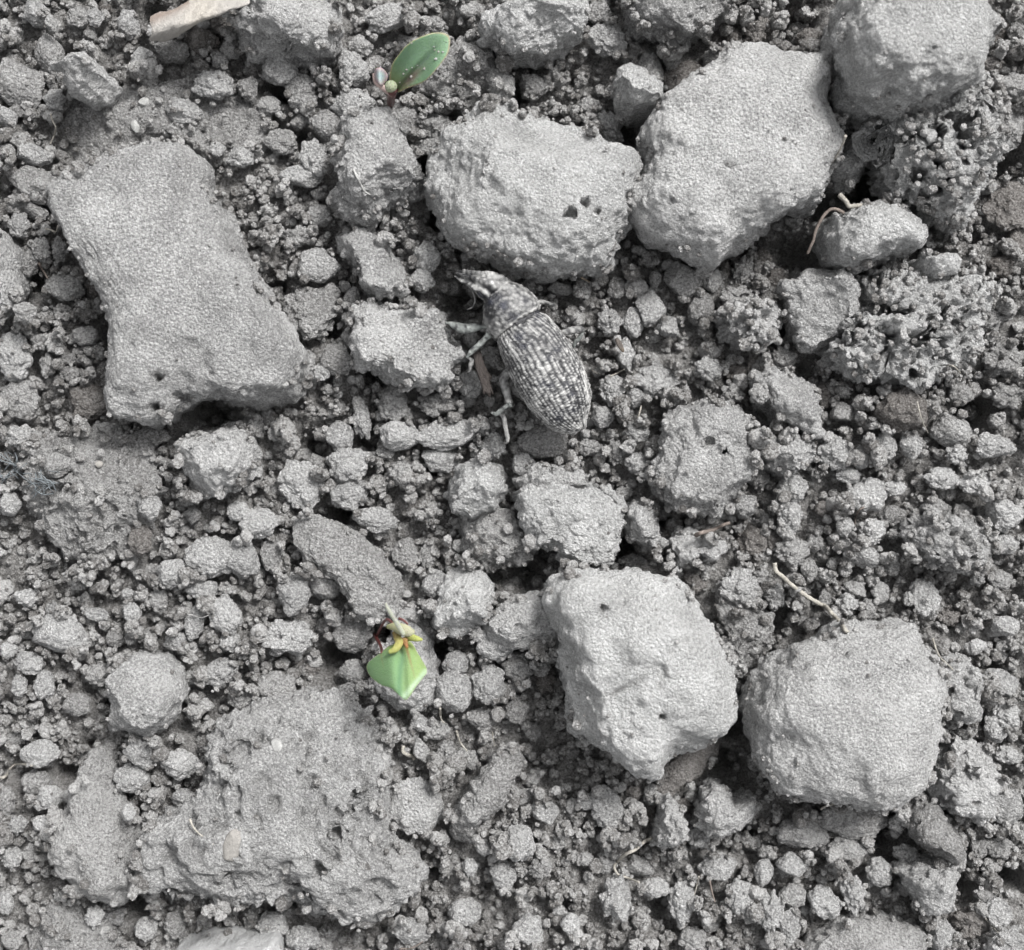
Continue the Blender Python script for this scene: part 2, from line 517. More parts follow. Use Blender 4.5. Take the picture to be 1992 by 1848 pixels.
    H[J0:J1, I0:I1] = np.where(ins, np.maximum(H[J0:J1, I0:I1], prof), H[J0:J1, I0:I1])
    OWN[J0:J1, I0:I1] |= ins
    if crust: CRUST[J0:J1, I0:I1] = np.where(ins, thin, CRUST[J0:J1, I0:I1])
    if porous >= .5: PORE[J0:J1, I0:I1] |= ins
    return o

CL = []     # (name for reference, centre px) used when the small crumbs are described
def clod(ref, label, poly, h, mat, **k):
    seed = 100 + len(CL)
    cx, cy = np.mean([p[0] for p in poly]), np.mean([p[1] for p in poly])
    CL.append((ref, cx, cy, max(1, math.sqrt(abs(sum(poly[i][0] * poly[(i + 1) % len(poly)][1] - poly[(i + 1) % len(poly)][0] * poly[i][1] for i in range(len(poly)))) / 2) / 2)))
    return make_clod(k.pop('name', 'soil_clod'), poly, h, seed, mat, label, k.pop('cat', 'soil clod'), **k)

clod('the long pale slab', 'long flat-topped pale clod like a slab, largest on the left side',
     [(120,385),(150,372),(205,355),(240,328),(290,300),(335,292),(375,305),(392,335),(395,372),(440,425),(470,490),(500,530),(530,590),(560,640),(590,675),(605,700),(590,735),(570,770),(520,785),(495,790),(440,778),(390,775),(340,815),(305,828),(270,818),(240,810),(235,780),(240,720),(244,670),(236,625),(221,580),(198,540),(174,500),(150,455),(128,420)],
     7.5, M_PALE, level=7, n_exp=5.0, amp=.8, cut=2, depth=.08, holes=((300,790,9,1.6),(345,770,8,1.2),(310,735,8,1.4)), tilt=(.03,.05), ragged=.05)
clod('the knobbly central clod', 'broad pale knobbly clod right above the weevil, in the upper middle',
     [(850,300),(870,265),(905,250),(935,222),(985,225),(1020,240),(1065,235),(1105,250),(1150,275),(1200,300),(1235,310),(1252,335),(1240,372),(1218,400),(1215,440),(1190,480),(1180,515),(1130,535),(1060,540),(1010,530),(960,505),(920,490),(880,470),(860,430),(838,375),(845,345)],
     9.5, M_WHITE, level=7, n_exp=2.9, amp=.95, cut=7, depth=.2, holes=((1108,420,6,1.3),(1137,400,7,1.2),(1158,418,4,.9)))
clod('the broad angular clod', 'broad angular pale clod with a fairly even top, right of the upper middle',
     [(1250,260),(1290,215),(1330,190),(1370,160),(1400,130),(1440,108),(1490,112),(1510,120),(1590,118),(1603,140),(1597,180),(1600,225),(1612,270),(1610,300),(1598,340),(1590,400),(1570,412),(1540,420),(1500,440),(1440,480),(1405,500),(1385,522),(1350,510),(1300,490),(1250,470),(1226,430),(1222,400),(1240,370),(1252,330),(1235,290)],
     9.0, M_PALE, level=7, n_exp=3.6, amp=.8, cut=3, depth=.12, holes=((1415,330,3,.6),(1530,375,4,.5)), tilt=(-.02,.05))
clod('the bright corner clod', 'tall clod with a smooth bright face in the top right corner',
     [(1615,50),(1640,20),(1680,-30),(1760,-70),(1830,-15),(1860,30),(1903,80),(1895,120),(1880,155),(1860,200),(1810,230),(1760,240),(1700,240),(1650,228),(1620,215),(1610,170),(1606,100)],
     12.5, M_WHITE, level=7, n_exp=3.4, amp=.85, cut=2, depth=.12, tilt=(-.22,-.10))
clod('the porous corner clod', 'porous crumbly clod full of dark holes below the bright corner clod',
     [(1660,225),(1720,235),(1800,215),(1870,175),(1905,150),(1930,200),(1940,260),(1947,290),(1925,330),(1915,370),(1890,400),(1870,440),(1820,432),(1770,412),(1735,395),(1712,360),(1705,310),(1660,270)],
     8.2, M_WHITE, level=7, n_exp=3.2, amp=1.2, porous=1.0, holes=((1680,238,8,3),(1722,248,9,3),(1815,255,13,3.5),(1872,245,15,3.5),(1828,320,9,3),(1850,230,8,2.5),(1790,340,8,2.5)))
clod('the jagged flake', 'jagged grey flake of soil left of the porous corner clod',
     [(1600,345),(1612,300),(1625,260),(1660,262),(1705,300),(1690,320),(1665,345),(1645,368),(1625,362)], 5.5, M_PALE, level=6, amp=1.0)
clod('the winged clod', 'light clod with a pointed right end below the dark gap at upper right',
     [(1600,470),(1608,428),(1650,413),(1700,412),(1740,425),(1785,470),(1775,485),(1740,497),(1700,508),(1650,528),(1612,516),(1603,490)], 7.4, M_WHITE, amp=1.1, cut=3, depth=.15)
clod('the blunt block', 'blunt light block with rounded corners left of the spongy clod',
     [(1520,565),(1545,555),(1580,530),(1625,530),(1655,560),(1662,600),(1640,640),(1610,665),(1565,682),(1545,650),(1530,620),(1525,590)], 6.5, M_PALE, amp=.9)
clod('the spongy clod', 'wide spongy clod with deep hollows at the right side',
     [(1660,560),(1700,540),(1760,535),(1850,540),(1905,560),(1915,590),(1885,610),(1885,640),(1900,665),(1895,695),(1840,715),(1800,740),(1750,757),(1700,742),(1650,745),(1610,720),(1600,690),(1615,662),(1650,620)],
     5.6, M_WHITE, level=7, n_exp=3.4, amp=1.45, porous=1.1, holes=((1690,580,26,3),(1735,600,18,2.6),(1782,662,15,3),(1715,545,14,3),(1770,600,10,2.5),(1830,615,9,2.5),(1668,640,12,2)))
clod('the small capping plate', 'small flat light plate of soil on top of the spongy clod',
     [(1760,525),(1770,508),(1815,505),(1847,518),(1842,540),(1800,547),(1765,545)], 7.2, M_WHITE, level=5, amp=.6)
clod('the curled clod', 'small curled grey clod with ragged points between the two large right-hand gaps',
     [(1395,605),(1420,598),(1470,590),(1500,590),(1525,615),(1500,640),(1480,665),(1440,672),(1405,650),(1397,625)], 5.2, M_PALE, level=6, amp=1.3, porous=.5)
clod('the notched lump', 'notched upright lump right of the pitted oval clod',
     [(1465,740),(1500,723),(1540,730),(1572,755),(1590,790),(1588,850),(1550,842),(1510,822),(1480,790)], 5.2, M_PALE, amp=1.1)
clod('the stub clod', 'stubby grey clod directly under the notched lump',
     [(1488,862),(1530,845),(1560,858),(1590,885),(1572,907),(1520,922),(1495,905)], 4.6, M_PALE, level=6, amp=1.0)
clod('the pitted oval clod', 'upright oval clod with pitted light surface, right of the weevil and lower',
     [(1290,810),(1320,790),(1370,782),(1410,790),(1440,815),(1448,870),(1450,930),(1430,970),(1400,1010),(1370,1005),(1310,990),(1285,960),(1270,910),(1280,860)],
     6.2, M_PALE, level=7, amp=1.0, holes=((1412,880,6,1.4),(1378,862,5,1)))
clod('the ragged plate', 'light ragged plate-like clod in the centre just above the eroded dome',
     [(1005,960),(1030,945),(1100,955),(1155,942),(1190,955),(1210,980),(1215,1020),(1200,1060),(1190,1095),(1120,1095),(1085,1085),(1075,1060),(1040,1058),(1015,1020),(1010,985)],
     5.6, M_WHITE, level=7, n_exp=3.4, amp=.9, cut=4, holes=((1068,1065,8,2),))
clod('the hidden ledge', 'low ledge of soil showing behind the light ragged plate',
     [(1000,935),(1040,912),(1090,903),(1150,925),(1160,950),(1090,965),(1020,960)], 4.2, M_PALE, level=6, amp=1.1)
clod('the cracked dome', 'large rounded dome-like clod with two thin cracks, below the centre',
     [(1052,1155),(1072,1130),(1098,1112),(1135,1106),(1180,1112),(1240,1105),(1300,1125),(1340,1165),(1375,1210),(1395,1260),(1410,1290),(1422,1340),(1418,1380),(1395,1410),(1340,1440),(1290,1465),(1275,1500),(1250,1505),(1200,1470),(1160,1440),(1120,1410),(1115,1370),(1105,1330),(1085,1280),(1082,1240),(1055,1200)],
     10.5, M_WHITE, level=7, n_exp=2.7, amp=.8, cut=2, depth=.10, holes=((1172,1182,6,1.0),(1284,1386,5,.9)), tilt=(.05,.02),
     cracks=(((1282,1292),(1286,1312),(1280,1330)),((1252,1315),(1225,1328),(1200,1345),(1180,1355))))
clod('the right-hand dome', 'large smooth-topped round clod at lower right with a pale root tip at its top edge',
     [(1490,1300),(1530,1270),(1590,1240),(1620,1215),(1680,1220),(1760,1215),(1770,1245),(1805,1280),(1812,1320),(1808,1370),(1815,1410),(1800,1470),(1780,1520),(1740,1545),(1660,1560),(1600,1548),(1560,1545),(1510,1520),(1480,1480),(1455,1420),(1450,1370),(1470,1330)],
     9.0, M_PALE, level=7, n_exp=3.0, amp=.75, cut=3, depth=.12)
clod('the wide low massif', 'very wide low cracked mass of soil at lower left',
     [(400,1420),(430,1390),(520,1360),(600,1345),(650,1350),(700,1380),(740,1420),(755,1470),(745,1530),(750,1590),(780,1650),(825,1690),(800,1740),(760,1770),(700,1785),(640,1780),(590,1740),(520,1745),(440,1740),(370,1750),(300,1740),(280,1680),(290,1610),(330,1580),(380,1540),(400,1480)],
     6.6, M_PALE, level=7, n_exp=2.9, amp=1.5, porous=.35, dz=-.1, thin=.12, crust=True, cut=3, depth=.15, holes=((470,1460,14,1.2),(540,1555,10,1),(625,1690,14,1.8),(660,1620,8,1.2)),
     cracks=(((665,1585),(650,1610),(640,1625)),((690,1545),(685,1575),(665,1585)),((470,1490),(440,1510))))
clod('the sloping bank', 'smooth sloping bank of soil left of the wide low massif',
     [(130,1590),(150,1500),(200,1450),(225,1475),(225,1520),(250,1560),(280,1620),(275,1700),(240,1745),(180,1725),(130,1690),(112,1640)], 5.6, M_MID, level=6, n_exp=2.6, amp=1.3, dz=0, thin=.12, crust=True)
clod('the upright block', 'upright smooth-sided grey block in the lower left',
     [(222,1310),(245,1285),(275,1265),(320,1270),(350,1300),(360,1345),(345,1390),(310,1425),(260,1430),(222,1410)], 7.0, M_PALE, level=6, amp=.7)
clod('the squat round clod', 'squat rounded clod just below the lower end of the long pale slab',
     [(360,870),(400,840),(440,820),(475,835),(500,870),(495,910),(470,940),(420,965),(380,960),(360,920)], 6.2, M_PALE, level=6, amp=.85)
clod('the ridged clod', 'ridged light clod with a thin straw fibre on it, left of the knobbly central clod',
     [(690,245),(715,232),(745,230),(775,255),(800,290),(815,325),(825,360),(790,400),(760,405),(730,425),(690,435),(660,415),(650,380),(670,350),(668,300),(680,270)],
     6.6, M_PALE, level=7, amp=1.15, cut=4, depth=.16)
clod('the clod by the weevil', 'lumpy light clod touching the left front leg of the weevil',
     [(690,600),(730,585),(770,605),(810,612),(850,610),(870,640),(880,665),(905,690),(885,720),(880,745),(830,755),(770,745),(740,730),(700,710),(690,670),(692,630)],
     5.8, M_PALE, level=7, amp=1.15, cut=5, depth=.3)
clod('the wedge clod', 'wedge of soil narrowing upwards above the lumpy clod by the weevil',
     [(655,460),(700,450),(740,470),(775,500),(795,540),(780,572),(740,590),(708,570),(695,530),(672,495)], 5.0, M_PALE, level=6, amp=1.0)
clod('the top left mass', 'grey lumpy clod right of the pale bark chip at the top edge',
     [(470,60),(490,10),(540,-30),(600,-20),(650,20),(660,70),(650,110),(605,120),(560,118),(510,115),(480,100)], 6.2, M_PALE, level=7, amp=1.15, cut=7)
clod('the bright top clod', 'bright clod cut by the top edge left of the middle gap',
     [(935,60),(960,30),(1010,10),(1060,-20),(1125,-25),(1137,30),(1130,70),(1110,90),(1050,115),(1000,120),(970,100),(945,85)], 8.2, M_WHITE, level=7, amp=.75)
clod('the top edge clod', 'grey clod hanging into the picture from the middle of the top edge',
     [(1225,-40),(1440,-40),(1405,40),(1370,70),(1330,92),(1280,80),(1238,70),(1230,30)], 7.5, M_PALE, level=7, amp=.9)
clod('the egg-shaped pebble', 'egg-shaped pale clod standing in a dark gap near the top',
     [(1193,170),(1205,145),(1225,132),(1250,145),(1280,185),(1282,220),(1265,232),(1225,236),(1200,215)], 7.5, M_WHITE, level=6, amp=.45, cut=5, depth=.3)
clod('the angular rock', 'angular grey clod with a flat top in the upper left corner',
     [(112,145),(140,135),(150,110),(185,118),(210,145),(220,165),(205,195),(180,203),(150,190),(125,165)], 7.0, M_PALE, level=6, amp=.5, cut=6, depth=.3, dz=1.2)
clod('the smooth sloping rock', 'smooth sloping mass of soil running down to the lower seedling',
     [(575,1012),(600,1000),(640,1010),(700,1040),(740,1070),(775,1110),(788,1150),(775,1190),(735,1205),(700,1195),(690,1155),(650,1125),(600,1095),(568,1060)],
     4.2, M_MID, level=7, amp=.65)
clod('the squarish clod', 'squarish light clod with rough top left of the light ragged plate',
     [(875,930),(905,905),(945,895),(975,915),(984,955),(960,985),(920,1010),(880,1000),(866,965)], 5.6, M_WHITE, level=6, amp=.9)
clod('the block beside the dome', 'rounded block between the lower seedling and the cracked dome',
     [(845,1185),(860,1160),(870,1120),(900,1095),(935,1110),(955,1140),(952,1190),(920,1220),(885,1238),(850,1215)], 5.8, M_WHITE, level=6, amp=.85)
clod('the clod behind the seedling', 'tall uneven clod directly under the leaf of the lower seedling',
     [(770,1195),(805,1192),(838,1230),(845,1280),(855,1320),(840,1365),(790,1382),(750,1370),(742,1330),(760,1260)], 5.0, M_PALE, level=6, amp=.95)
clod('the low brown shelf', 'low brownish shelf of soil between the ragged plate and the squarish clod',
     [(905,1010),(960,985),(1000,985),(1010,1030),(1050,1065),(1020,1095),(960,1105),(915,1090),(900,1050)], 3.8, M_MID, level=6, n_exp=2.1, amp=1.2, dz=-.5, crust=True)
clod('the tapered shard', 'tapered shard of soil leading into the left edge of the cracked dome',
     [(945,1200),(975,1185),(1010,1165),(1045,1150),(1075,1180),(1085,1230),(1030,1250),(975,1262),(950,1240)], 5.0, M_PALE, level=6, amp=.9)
clod('the double lump', 'knotted double lump of soil between the ragged plate and the thin grey stick',
     [(1212,990),(1235,980),(1262,1000),(1285,1030),(1290,1055),(1270,1075),(1240,1060),(1215,1035)], 4.6, M_PALE, level=6, amp=1.3)
clod('the frilled clod', 'frilled light clod right of the double lump',
     [(1290,1055),(1310,1035),(1350,1025),(1365,1050),(1400,1065),(1398,1085),(1360,1080),(1325,1100),(1310,1110),(1300,1085)], 4.8, M_PALE, level=6, amp=1.3)
clod('the right edge block', 'pale block with dark pores by the lower right edge',
     [(1812,1300),(1830,1280),(1870,1275),(1900,1300),(1905,1340),(1895,1390),(1860,1400),(1825,1380),(1808,1340)], 6.0, M_PALE, level=6, amp=.8, porous=.3)
clod('the split clod', 'large split grey clod between the right-hand dome and the bottom right corner',
     [(1800,1520),(1830,1470),(1860,1430),(1890,1440),(1925,1460),(1930,1510),(1925,1570),(1890,1590),(1840,1580),(1805,1560)], 5.8, M_PALE, level=7, amp=1.15, porous=.3)
clod('the tongue clod', 'tongue-shaped grey clod leaning against the split clod',
     [(1750,1560),(1775,1540),(1810,1550),(1830,1590),(1850,1610),(1865,1640),(1845,1668),(1810,1660),(1775,1630),(1752,1595)], 6.0, M_MID, level=6, amp=.9)
clod('the heart-shaped clod', 'heart-shaped smooth clod near the bottom right corner',
     [(1745,1690),(1790,1672),(1830,1668),(1852,1690),(1853,1718),(1832,1745),(1805,1770),(1782,1765),(1765,1735)], 6.4, M_PALE, level=6, amp=.75)
clod('the low bottom slab', 'wide low smooth slab of soil cut by the bottom edge at lower right',
     [(1555,1860),(1590,1815),(1640,1790),(1720,1775),(1790,1800),(1800,1850),(1760,1900),(1620,1900)], 4.4, M_MID, level=6, amp=.7)
clod('the crescent clod', 'crescent-shaped light clod below the gap between the two domes',
     [(1346,1605),(1355,1560),(1385,1522),(1412,1540),(1425,1560),(1460,1540),(1462,1580),(1435,1612),(1390,1612)], 5.0, M_PALE, level=6, amp=.8)
clod('the arrowhead clod', 'arrowhead-shaped clod below the tip of the cracked dome',
     [(1300,1545),(1315,1568),(1336,1600),(1330,1632),(1300,1643),(1268,1640),(1276,1600),(1284,1560)], 5.4, M_PALE, level=6, amp=1.0)
clod('the leaning ridge', 'long fibrous-looking ridge of soil leaning to the right below the middle',
     [(870,1610),(900,1560),(930,1500),(965,1455),(1005,1450),(1010,1480),(990,1530),(950,1590),(915,1640),(880,1640)], 4.6, M_MID, level=6, amp=.9)
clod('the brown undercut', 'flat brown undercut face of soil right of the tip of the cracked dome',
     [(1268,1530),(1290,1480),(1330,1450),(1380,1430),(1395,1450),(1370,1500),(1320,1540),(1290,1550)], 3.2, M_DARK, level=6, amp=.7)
clod('the bluish slope', 'dim grey slope of soil between the two large domes',
     [(1395,1180),(1440,1170),(1500,1190),(1505,1250),(1470,1300),(1440,1320),(1410,1270)], 4.0, M_MID, level=6, n_exp=2.1, amp=1.3, dz=-.6, crust=True)
clod('the crusted knob', 'broad crusted brown knob below the spongy clod',
     [(1692,800),(1720,765),(1765,760),(1795,790),(1790,825),(1750,842),(1710,835)], 4.6, M_DARK, level=6, amp=1.1)
clod('the cauliflower clod', 'wide cauliflower-like crust of soil in the right middle',
     [(1765,1020),(1800,1005),(1860,1005),(1910,1020),(1925,1070),(1900,1100),(1850,1112),(1800,1100),(1775,1060)], 5.0, M_PALE, level=6, amp=1.4, porous=.6)
clod('the pale left flank', 'pale smooth clod cut by the left edge',
     [(-30,465),(15,458),(35,500),(45,560),(38,600),(5,620),(-30,610)], 6.0, M_PALE, level=6, amp=.6)
clod('the crusty left field', 'wide cracked crust of soil left of the squat round clod',
     [(60,870),(120,840),(220,835),(290,870),(320,930),(300,1010),(260,1080),(180,1090),(100,1060),(60,990)], 4.4, M_MID, level=7, n_exp=2.4, amp=1.5, porous=.3, dz=-.3, thin=.3, crust=True)
clod('the upper left crust', 'smooth brownish crust of soil above the long pale slab',
     [(110,250),(160,205),(240,170),(330,165),(400,140),(450,160),(520,210),(520,280),(440,320),(400,320),(360,290),(290,295),(220,325),(150,345),(115,300)], 3.0, M_MID, level=7, n_exp=2.2, amp=1.2, dz=-.9, thin=.5, crust=True)
clod('the crust under the top leaf', 'grey crust of soil right of the upper seedling leaf',
     [(850,110),(890,85),(935,100),(985,140),(990,200),(960,225),(900,225),(860,200),(830,180)], 3.8, M_MID, level=6, n_exp=2.1, amp=1.4, dz=-.6, crust=True)
clod('the bottom left crust', 'speckled crust of soil in the bottom left corner',
     [(60,1790),(100,1740),(170,1760),(230,1800),(240,1870),(120,1900),(50,1880)], 3.2, M_MID, level=6, n_exp=2, amp=1.5, dz=-.6, crust=True)
clod('the smooth grey chip', 'smooth flat grey chip cut by the bottom edge at lower left',
     [(345,1840),(395,1826),(450,1820),(501,1814),(543,1810),(548,1860),(546,1900),(400,1910),(350,1890)], 6.5, M_SMOOTH, level=6, n_exp=6, amp=.10, cut=1, depth=.05, name='stone_chip', cat='stone', group=None)

# ------------------------------------------------------------------ crumbs that can be told apart
E = [  # x, y, rx, ry, turn, tone (p pale, w bleached, m grey, d brown)
(97,105,27,40,10,'m'),(72,26,26,26,0,'p'),(101,44,13,16,0,'m'),(35,160,50,50,0,'m'),(106,193,22,22,0,'p'),(250,50,22,30,0,'p'),
(186,33,17,19,0,'p'),(204,20,16,18,0,'d'),(177,67,14,17,0,'m'),(151,33,24,22,0,'m'),(276,120,24,32,20,'p'),(335,101,32,25,0,'m'),
(392,80,32,29,0,'d'),(437,47,29,27,0,'d'),(449,97,20,19,0,'m'),(427,117,17,16,0,'m'),(352,215,42,26,10,'p'),(415,165,40,27,0,'p'),
(420,290,18,15,0,'p'),(482,173,20,28,0,'m'),(468,306,26,20,0,'p'),(15,228,18,22,0,'p'),(36,214,20,15,0,'m'),(35,270,21,18,0,'m'),
(68,305,34,22,15,'p'),(15,297,18,20,0,'m'),(36,437,23,25,0,'p'),(67,408,29,18,20,'m'),(153,345,16,13,0,'m'),(75,362,58,34,20,'m'),
(540,133,38,33,0,'p'),(583,165,30,24,0,'m'),(688,135,28,42,-8,'p'),(755,35,42,28,-20,'p'),(846,48,20,16,0,'m'),(692,206,48,30,0,'p'),
(642,243,32,32,20,'m'),(771,233,44,34,10,'m'),(849,247,33,27,0,'m'),(838,284,35,20,0,'m'),(589,196,28,20,0,'m'),(523,205,22,19,0,'m'),
(614,310,30,38,-15,'p'),(588,342,45,22,0,'p'),(547,277,34,26,0,'m'),(622,418,26,22,0,'m'),(649,283,22,19,0,'m'),(975,165,28,38,0,'m'),
(700,90,26,22,0,'m'),(800,90,30,22,0,'m'),(920,20,30,18,0,'m'),
(1180,80,42,36,20,'p'),(1165,25,25,23,0,'m'),(1475,63,32,30,0,'d'),(1427,73,18,20,0,'d'),(1395,73,13,22,0,'d'),(1335,157,50,42,10,'d'),
(1262,143,28,42,-10,'m'),(1185,248,25,40,-25,'p'),(1035,168,33,27,0,'m'),(1143,204,24,18,0,'m'),(1540,20,30,24,0,'d'),(1575,75,30,22,0,'d'),
(1500,120,20,14,0,'m'),(1930,60,36,30,10,'d'),(1975,170,30,26,0,'m'),(1965,250,36,40,0,'m'),(1960,400,46,48,15,'d'),(1975,60,20,24,0,'m'),
(1930,130,26,20,0,'d'),(1980,470,22,30,0,'d'),
(620,518,42,35,0,'p'),(647,565,18,16,0,'m'),(686,581,17,23,0,'m'),(604,610,53,50,0,'m'),(823,548,28,22,20,'p'),(793,588,20,18,0,'m'),
(677,617,14,16,0,'m'),(657,702,36,32,15,'m'),(622,724,20,17,0,'p'),(704,818,21,39,-5,'p'),(540,838,19,21,0,'p'),(521,813,15,18,0,'m'),
(660,848,30,32,0,'p'),(677,905,42,34,-10,'p'),(617,902,21,21,0,'m'),(587,942,44,46,15,'p'),(776,845,42,32,10,'p'),(868,848,60,32,-12,'p'),
(858,893,36,26,0,'p'),(751,879,19,17,0,'m'),(705,880,13,12,0,'m'),(852,788,45,26,0,'m'),(763,783,30,38,0,'m'),(916,747,24,28,0,'p'),
(779,918,27,28,0,'m'),(830,500,26,38,10,'p'),(880,560,16,16,0,'m'),(740,460,30,16,0,'m'),(580,460,36,22,0,'m'),
(734,1013,46,26,5,'p'),(681,960,42,35,0,'p'),(890,1060,16,14,0,'m'),(848,1138,28,28,30,'p'),(574,1156,34,46,15,'p'),(560,1240,58,36,0,'p'),
(638,1144,36,28,0,'m'),(682,1235,42,38,0,'m'),(540,1344,38,38,10,'m'),(610,1362,42,34,0,'m'),(964,1250,38,36,20,'p'),(890,1350,40,45,0,'p'),
(888,1290,27,24,0,'p'),(690,1307,30,26,0,'m'),(678,1350,22,22,0,'m'),(600,1300,24,18,0,'d'),(790,1075,26,34,10,'m'),(830,1085,16,30,0,'m'),
(950,1330,34,36,20,'p'),(1000,1380,30,26,0,'m'),(940,1400,30,24,0,'m'),(850,1420,26,20,0,'m'),(1010,1300,32,30,0,'m'),(1060,1320,24,30,0,'d'),
(1231,1092,28,15,0,'m'),(1347,1135,30,22,0,'d'),(1407,1165,20,38,0,'m'),(1440,1140,40,36,20,'p'),(1460,1050,30,32,0,'d'),(1434,1303,19,20,0,'m'),
(1215,960,18,14,0,'m'),(1290,1000,16,14,0,'p'),(1240,900,26,24,0,'p'),(1200,880,22,26,0,'m'),(1150,870,24,20,0,'m'),
(335,1113,33,32,0,'p'),(188,1196,26,14,10,'p'),(380,1210,20,38,20,'p'),(342,1246,22,20,0,'p'),(273,1049,22,32,0,'d'),(255,1192,19,24,-15,'p'),
(290,1236,17,16,0,'m'),(224,1245,18,18,0,'m'),(256,1238,13,17,0,'m'),(86,1333,20,30,0,'p'),(50,1162,21,20,0,'p'),(103,1184,13,18,0,'p'),(57,1290,27,22,10,'p'),
(16,1263,17,19,0,'p'),(38,1333,15,22,0,'p'),(193,1315,28,24,0,'m'),(115,1235,55,38,0,'p'),(432,1309,36,28,-30,'p'),(448,1252,22,20,0,'p'),
(440,1193,30,42,-10,'p'),(395,1148,34,20,0,'p'),(290,985,24,26,20,'p'),(362,975,18,12,0,'m'),(248,1155,12,11,0,'p'),(310,1170,18,26,0,'m'),
(375,1000,16,18,0,'m'),(410,1080,50,44,0,'p'),(470,1090,34,40,0,'p'),(500,1020,40,30,0,'p'),(530,1080,24,36,0,'m'),(375,1320,18,16,0,'m'),
(470,1360,28,22,0,'m'),(150,1370,26,24,0,'m'),(300,1110,14,12,0,'m'),(465,995,22,20,0,'p'),
(127,560,40,26,0,'m'),(188,552,22,37,0,'d'),(50,606,22,20,0,'m'),(82,662,21,14,0,'m'),(167,654,24,20,0,'m'),(222,699,21,23,0,'d'),
(121,603,17,12,0,'m'),(132,699,19,13,0,'m'),(136,729,21,16,0,'m'),(92,710,16,26,0,'m'),(30,695,34,48,0,'p'),(55,510,20,38,10,'m'),
(80,485,18,24,0,'m'),(116,487,17,25,0,'m'),(112,905,26,24,0,'m'),(40,780,40,40,0,'m'),(170,780,50,40,0,'d'),(40,850,34,26,0,'p'),
(290,850,40,20,0,'m'),(20,980,24,24,0,'p'),
(1262,602,33,36,20,'p'),(1232,628,22,30,0,'p'),(1187,628,25,26,-15,'p'),(1326,548,40,38,0,'m'),(1385,545,20,24,0,'m'),(1274,542,13,19,0,'m'),
(1238,557,23,22,0,'m'),(1431,577,35,22,0,'m'),(1360,602,27,32,10,'m'),(1301,637,27,22,0,'p'),(1392,694,18,15,0,'d'),(1430,727,22,20,0,'d'),
(1425,768,26,24,0,'m'),(1380,720,30,23,15,'p'),(1275,740,50,38,0,'p'),(1235,772,20,22,0,'p'),(1446,527,20,32,25,'m'),(1412,528,10,20,0,'d'),
(1478,767,20,20,0,'m'),(1465,715,14,28,0,'d'),(1220,690,20,36,0,'p'),(1200,560,18,22,0,'m'),(1120,530,32,16,0,'m'),(1090,560,24,14,0,'m'),
(1190,760,26,30,0,'p'),(1170,810,24,22,0,'p'),(1240,840,22,20,0,'p'),(1510,545,22,22,0,'d'),(1480,500,20,20,0,'d'),
(1060,860,52,40,0,'m'),(1020,905,26,24,0,'p'),(960,870,24,30,0,'p'),
(1676,890,18,24,10,'p'),(1720,872,22,30,0,'p'),(1773,868,23,28,0,'p'),(1860,885,24,20,0,'p'),(1621,880,32,33,0,'p'),
(1850,835,40,36,0,'m'),(1942,520,27,30,0,'d'),(1936,868,38,26,0,'p'),(1868,765,24,24,0,'m'),(1650,925,24,16,0,'p'),(1521,697,26,24,0,'m'),
(1920,620,34,30,0,'m'),(1950,700,40,34,0,'m'),(1640,800,26,22,-20,'m'),(1600,770,22,24,0,'d'),(1960,770,36,26,0,'m'),(1830,930,34,22,0,'p'),(1900,940,40,22,0,'p'),
(1545,950,34,28,0,'p'),(1536,1002,24,32,10,'p'),(1680,965,42,36,-20,'p'),(1740,950,22,16,0,'p'),(1735,1003,28,20,0,'m'),(1823,987,32,20,0,'m'),
(1643,1027,18,22,0,'p'),(1695,1035,26,26,0,'p'),(1683,1080,30,26,0,'p'),(1740,1040,16,11,0,'m'),(1620,1098,12,13,0,'m'),(1644,1110,14,14,0,'m'),
(1666,1145,27,19,10,'m'),(1689,1183,17,20,0,'m'),(1648,1176,24,23,-20,'p'),(1673,1212,19,16,0,'m'),(1712,1152,18,23,0,'m'),(1800,1162,28,36,-10,'p'),
(1768,1165,11,14,0,'m'),(1606,1163,14,22,0,'m'),(1735,1102,20,20,0,'m'),(1804,1265,12,12,0,'m'),(1900,1124,17,18,-30,'p'),(1946,1126,26,20,0,'m'),
(1919,1197,16,13,0,'m'),(1507,1160,25,28,0,'p'),(1898,1258,22,16,0,'p'),(1540,1075,34,28,0,'m'),(1575,1110,18,24,0,'m'),(1585,1055,16,18,0,'m'),
(1950,1000,38,34,0,'p'),(1955,1060,34,20,0,'p'),(1845,1200,30,22,0,'d'),(1960,1220,30,22,0,'p'),(1480,1120,22,16,0,'m'),(1500,1050,22,24,0,'d'),
(1600,990,18,20,0,'d'),(1450,985,26,24,0,'p'),(1475,930,22,26,0,'m'),(1945,1330,34,28,0,'p'),(1955,1390,30,26,0,'p'),
(1934,1420,20,30,-20,'p'),(1960,1468,26,17,10,'p'),(1658,1735,26,46,-15,'p'),(1603,1755,26,38,-40,'p'),(1537,1805,22,38,10,'p'),
(1542,1742,28,25,0,'m'),(1498,1775,28,45,0,'p'),(1765,1663,30,18,20,'p'),(1712,1700,26,30,-30,'p'),(1665,1598,78,36,5,'m'),(1828,1818,30,32,0,'p'),
(1869,1612,13,16,-30,'d'),(1865,1678,20,20,0,'m'),(1944,1776,25,26,0,'p'),(1912,1745,24,16,0,'m'),(1960,1832,38,28,0,'p'),(1885,1790,44,34,0,'d'),
(1652,1650,42,24,10,'m'),(1955,1570,34,36,0,'p'),(1940,1650,30,24,0,'m'),(1905,1650,18,22,0,'m'),(1560,1620,50,30,0,'m'),(1545,1680,34,24,0,'p'),
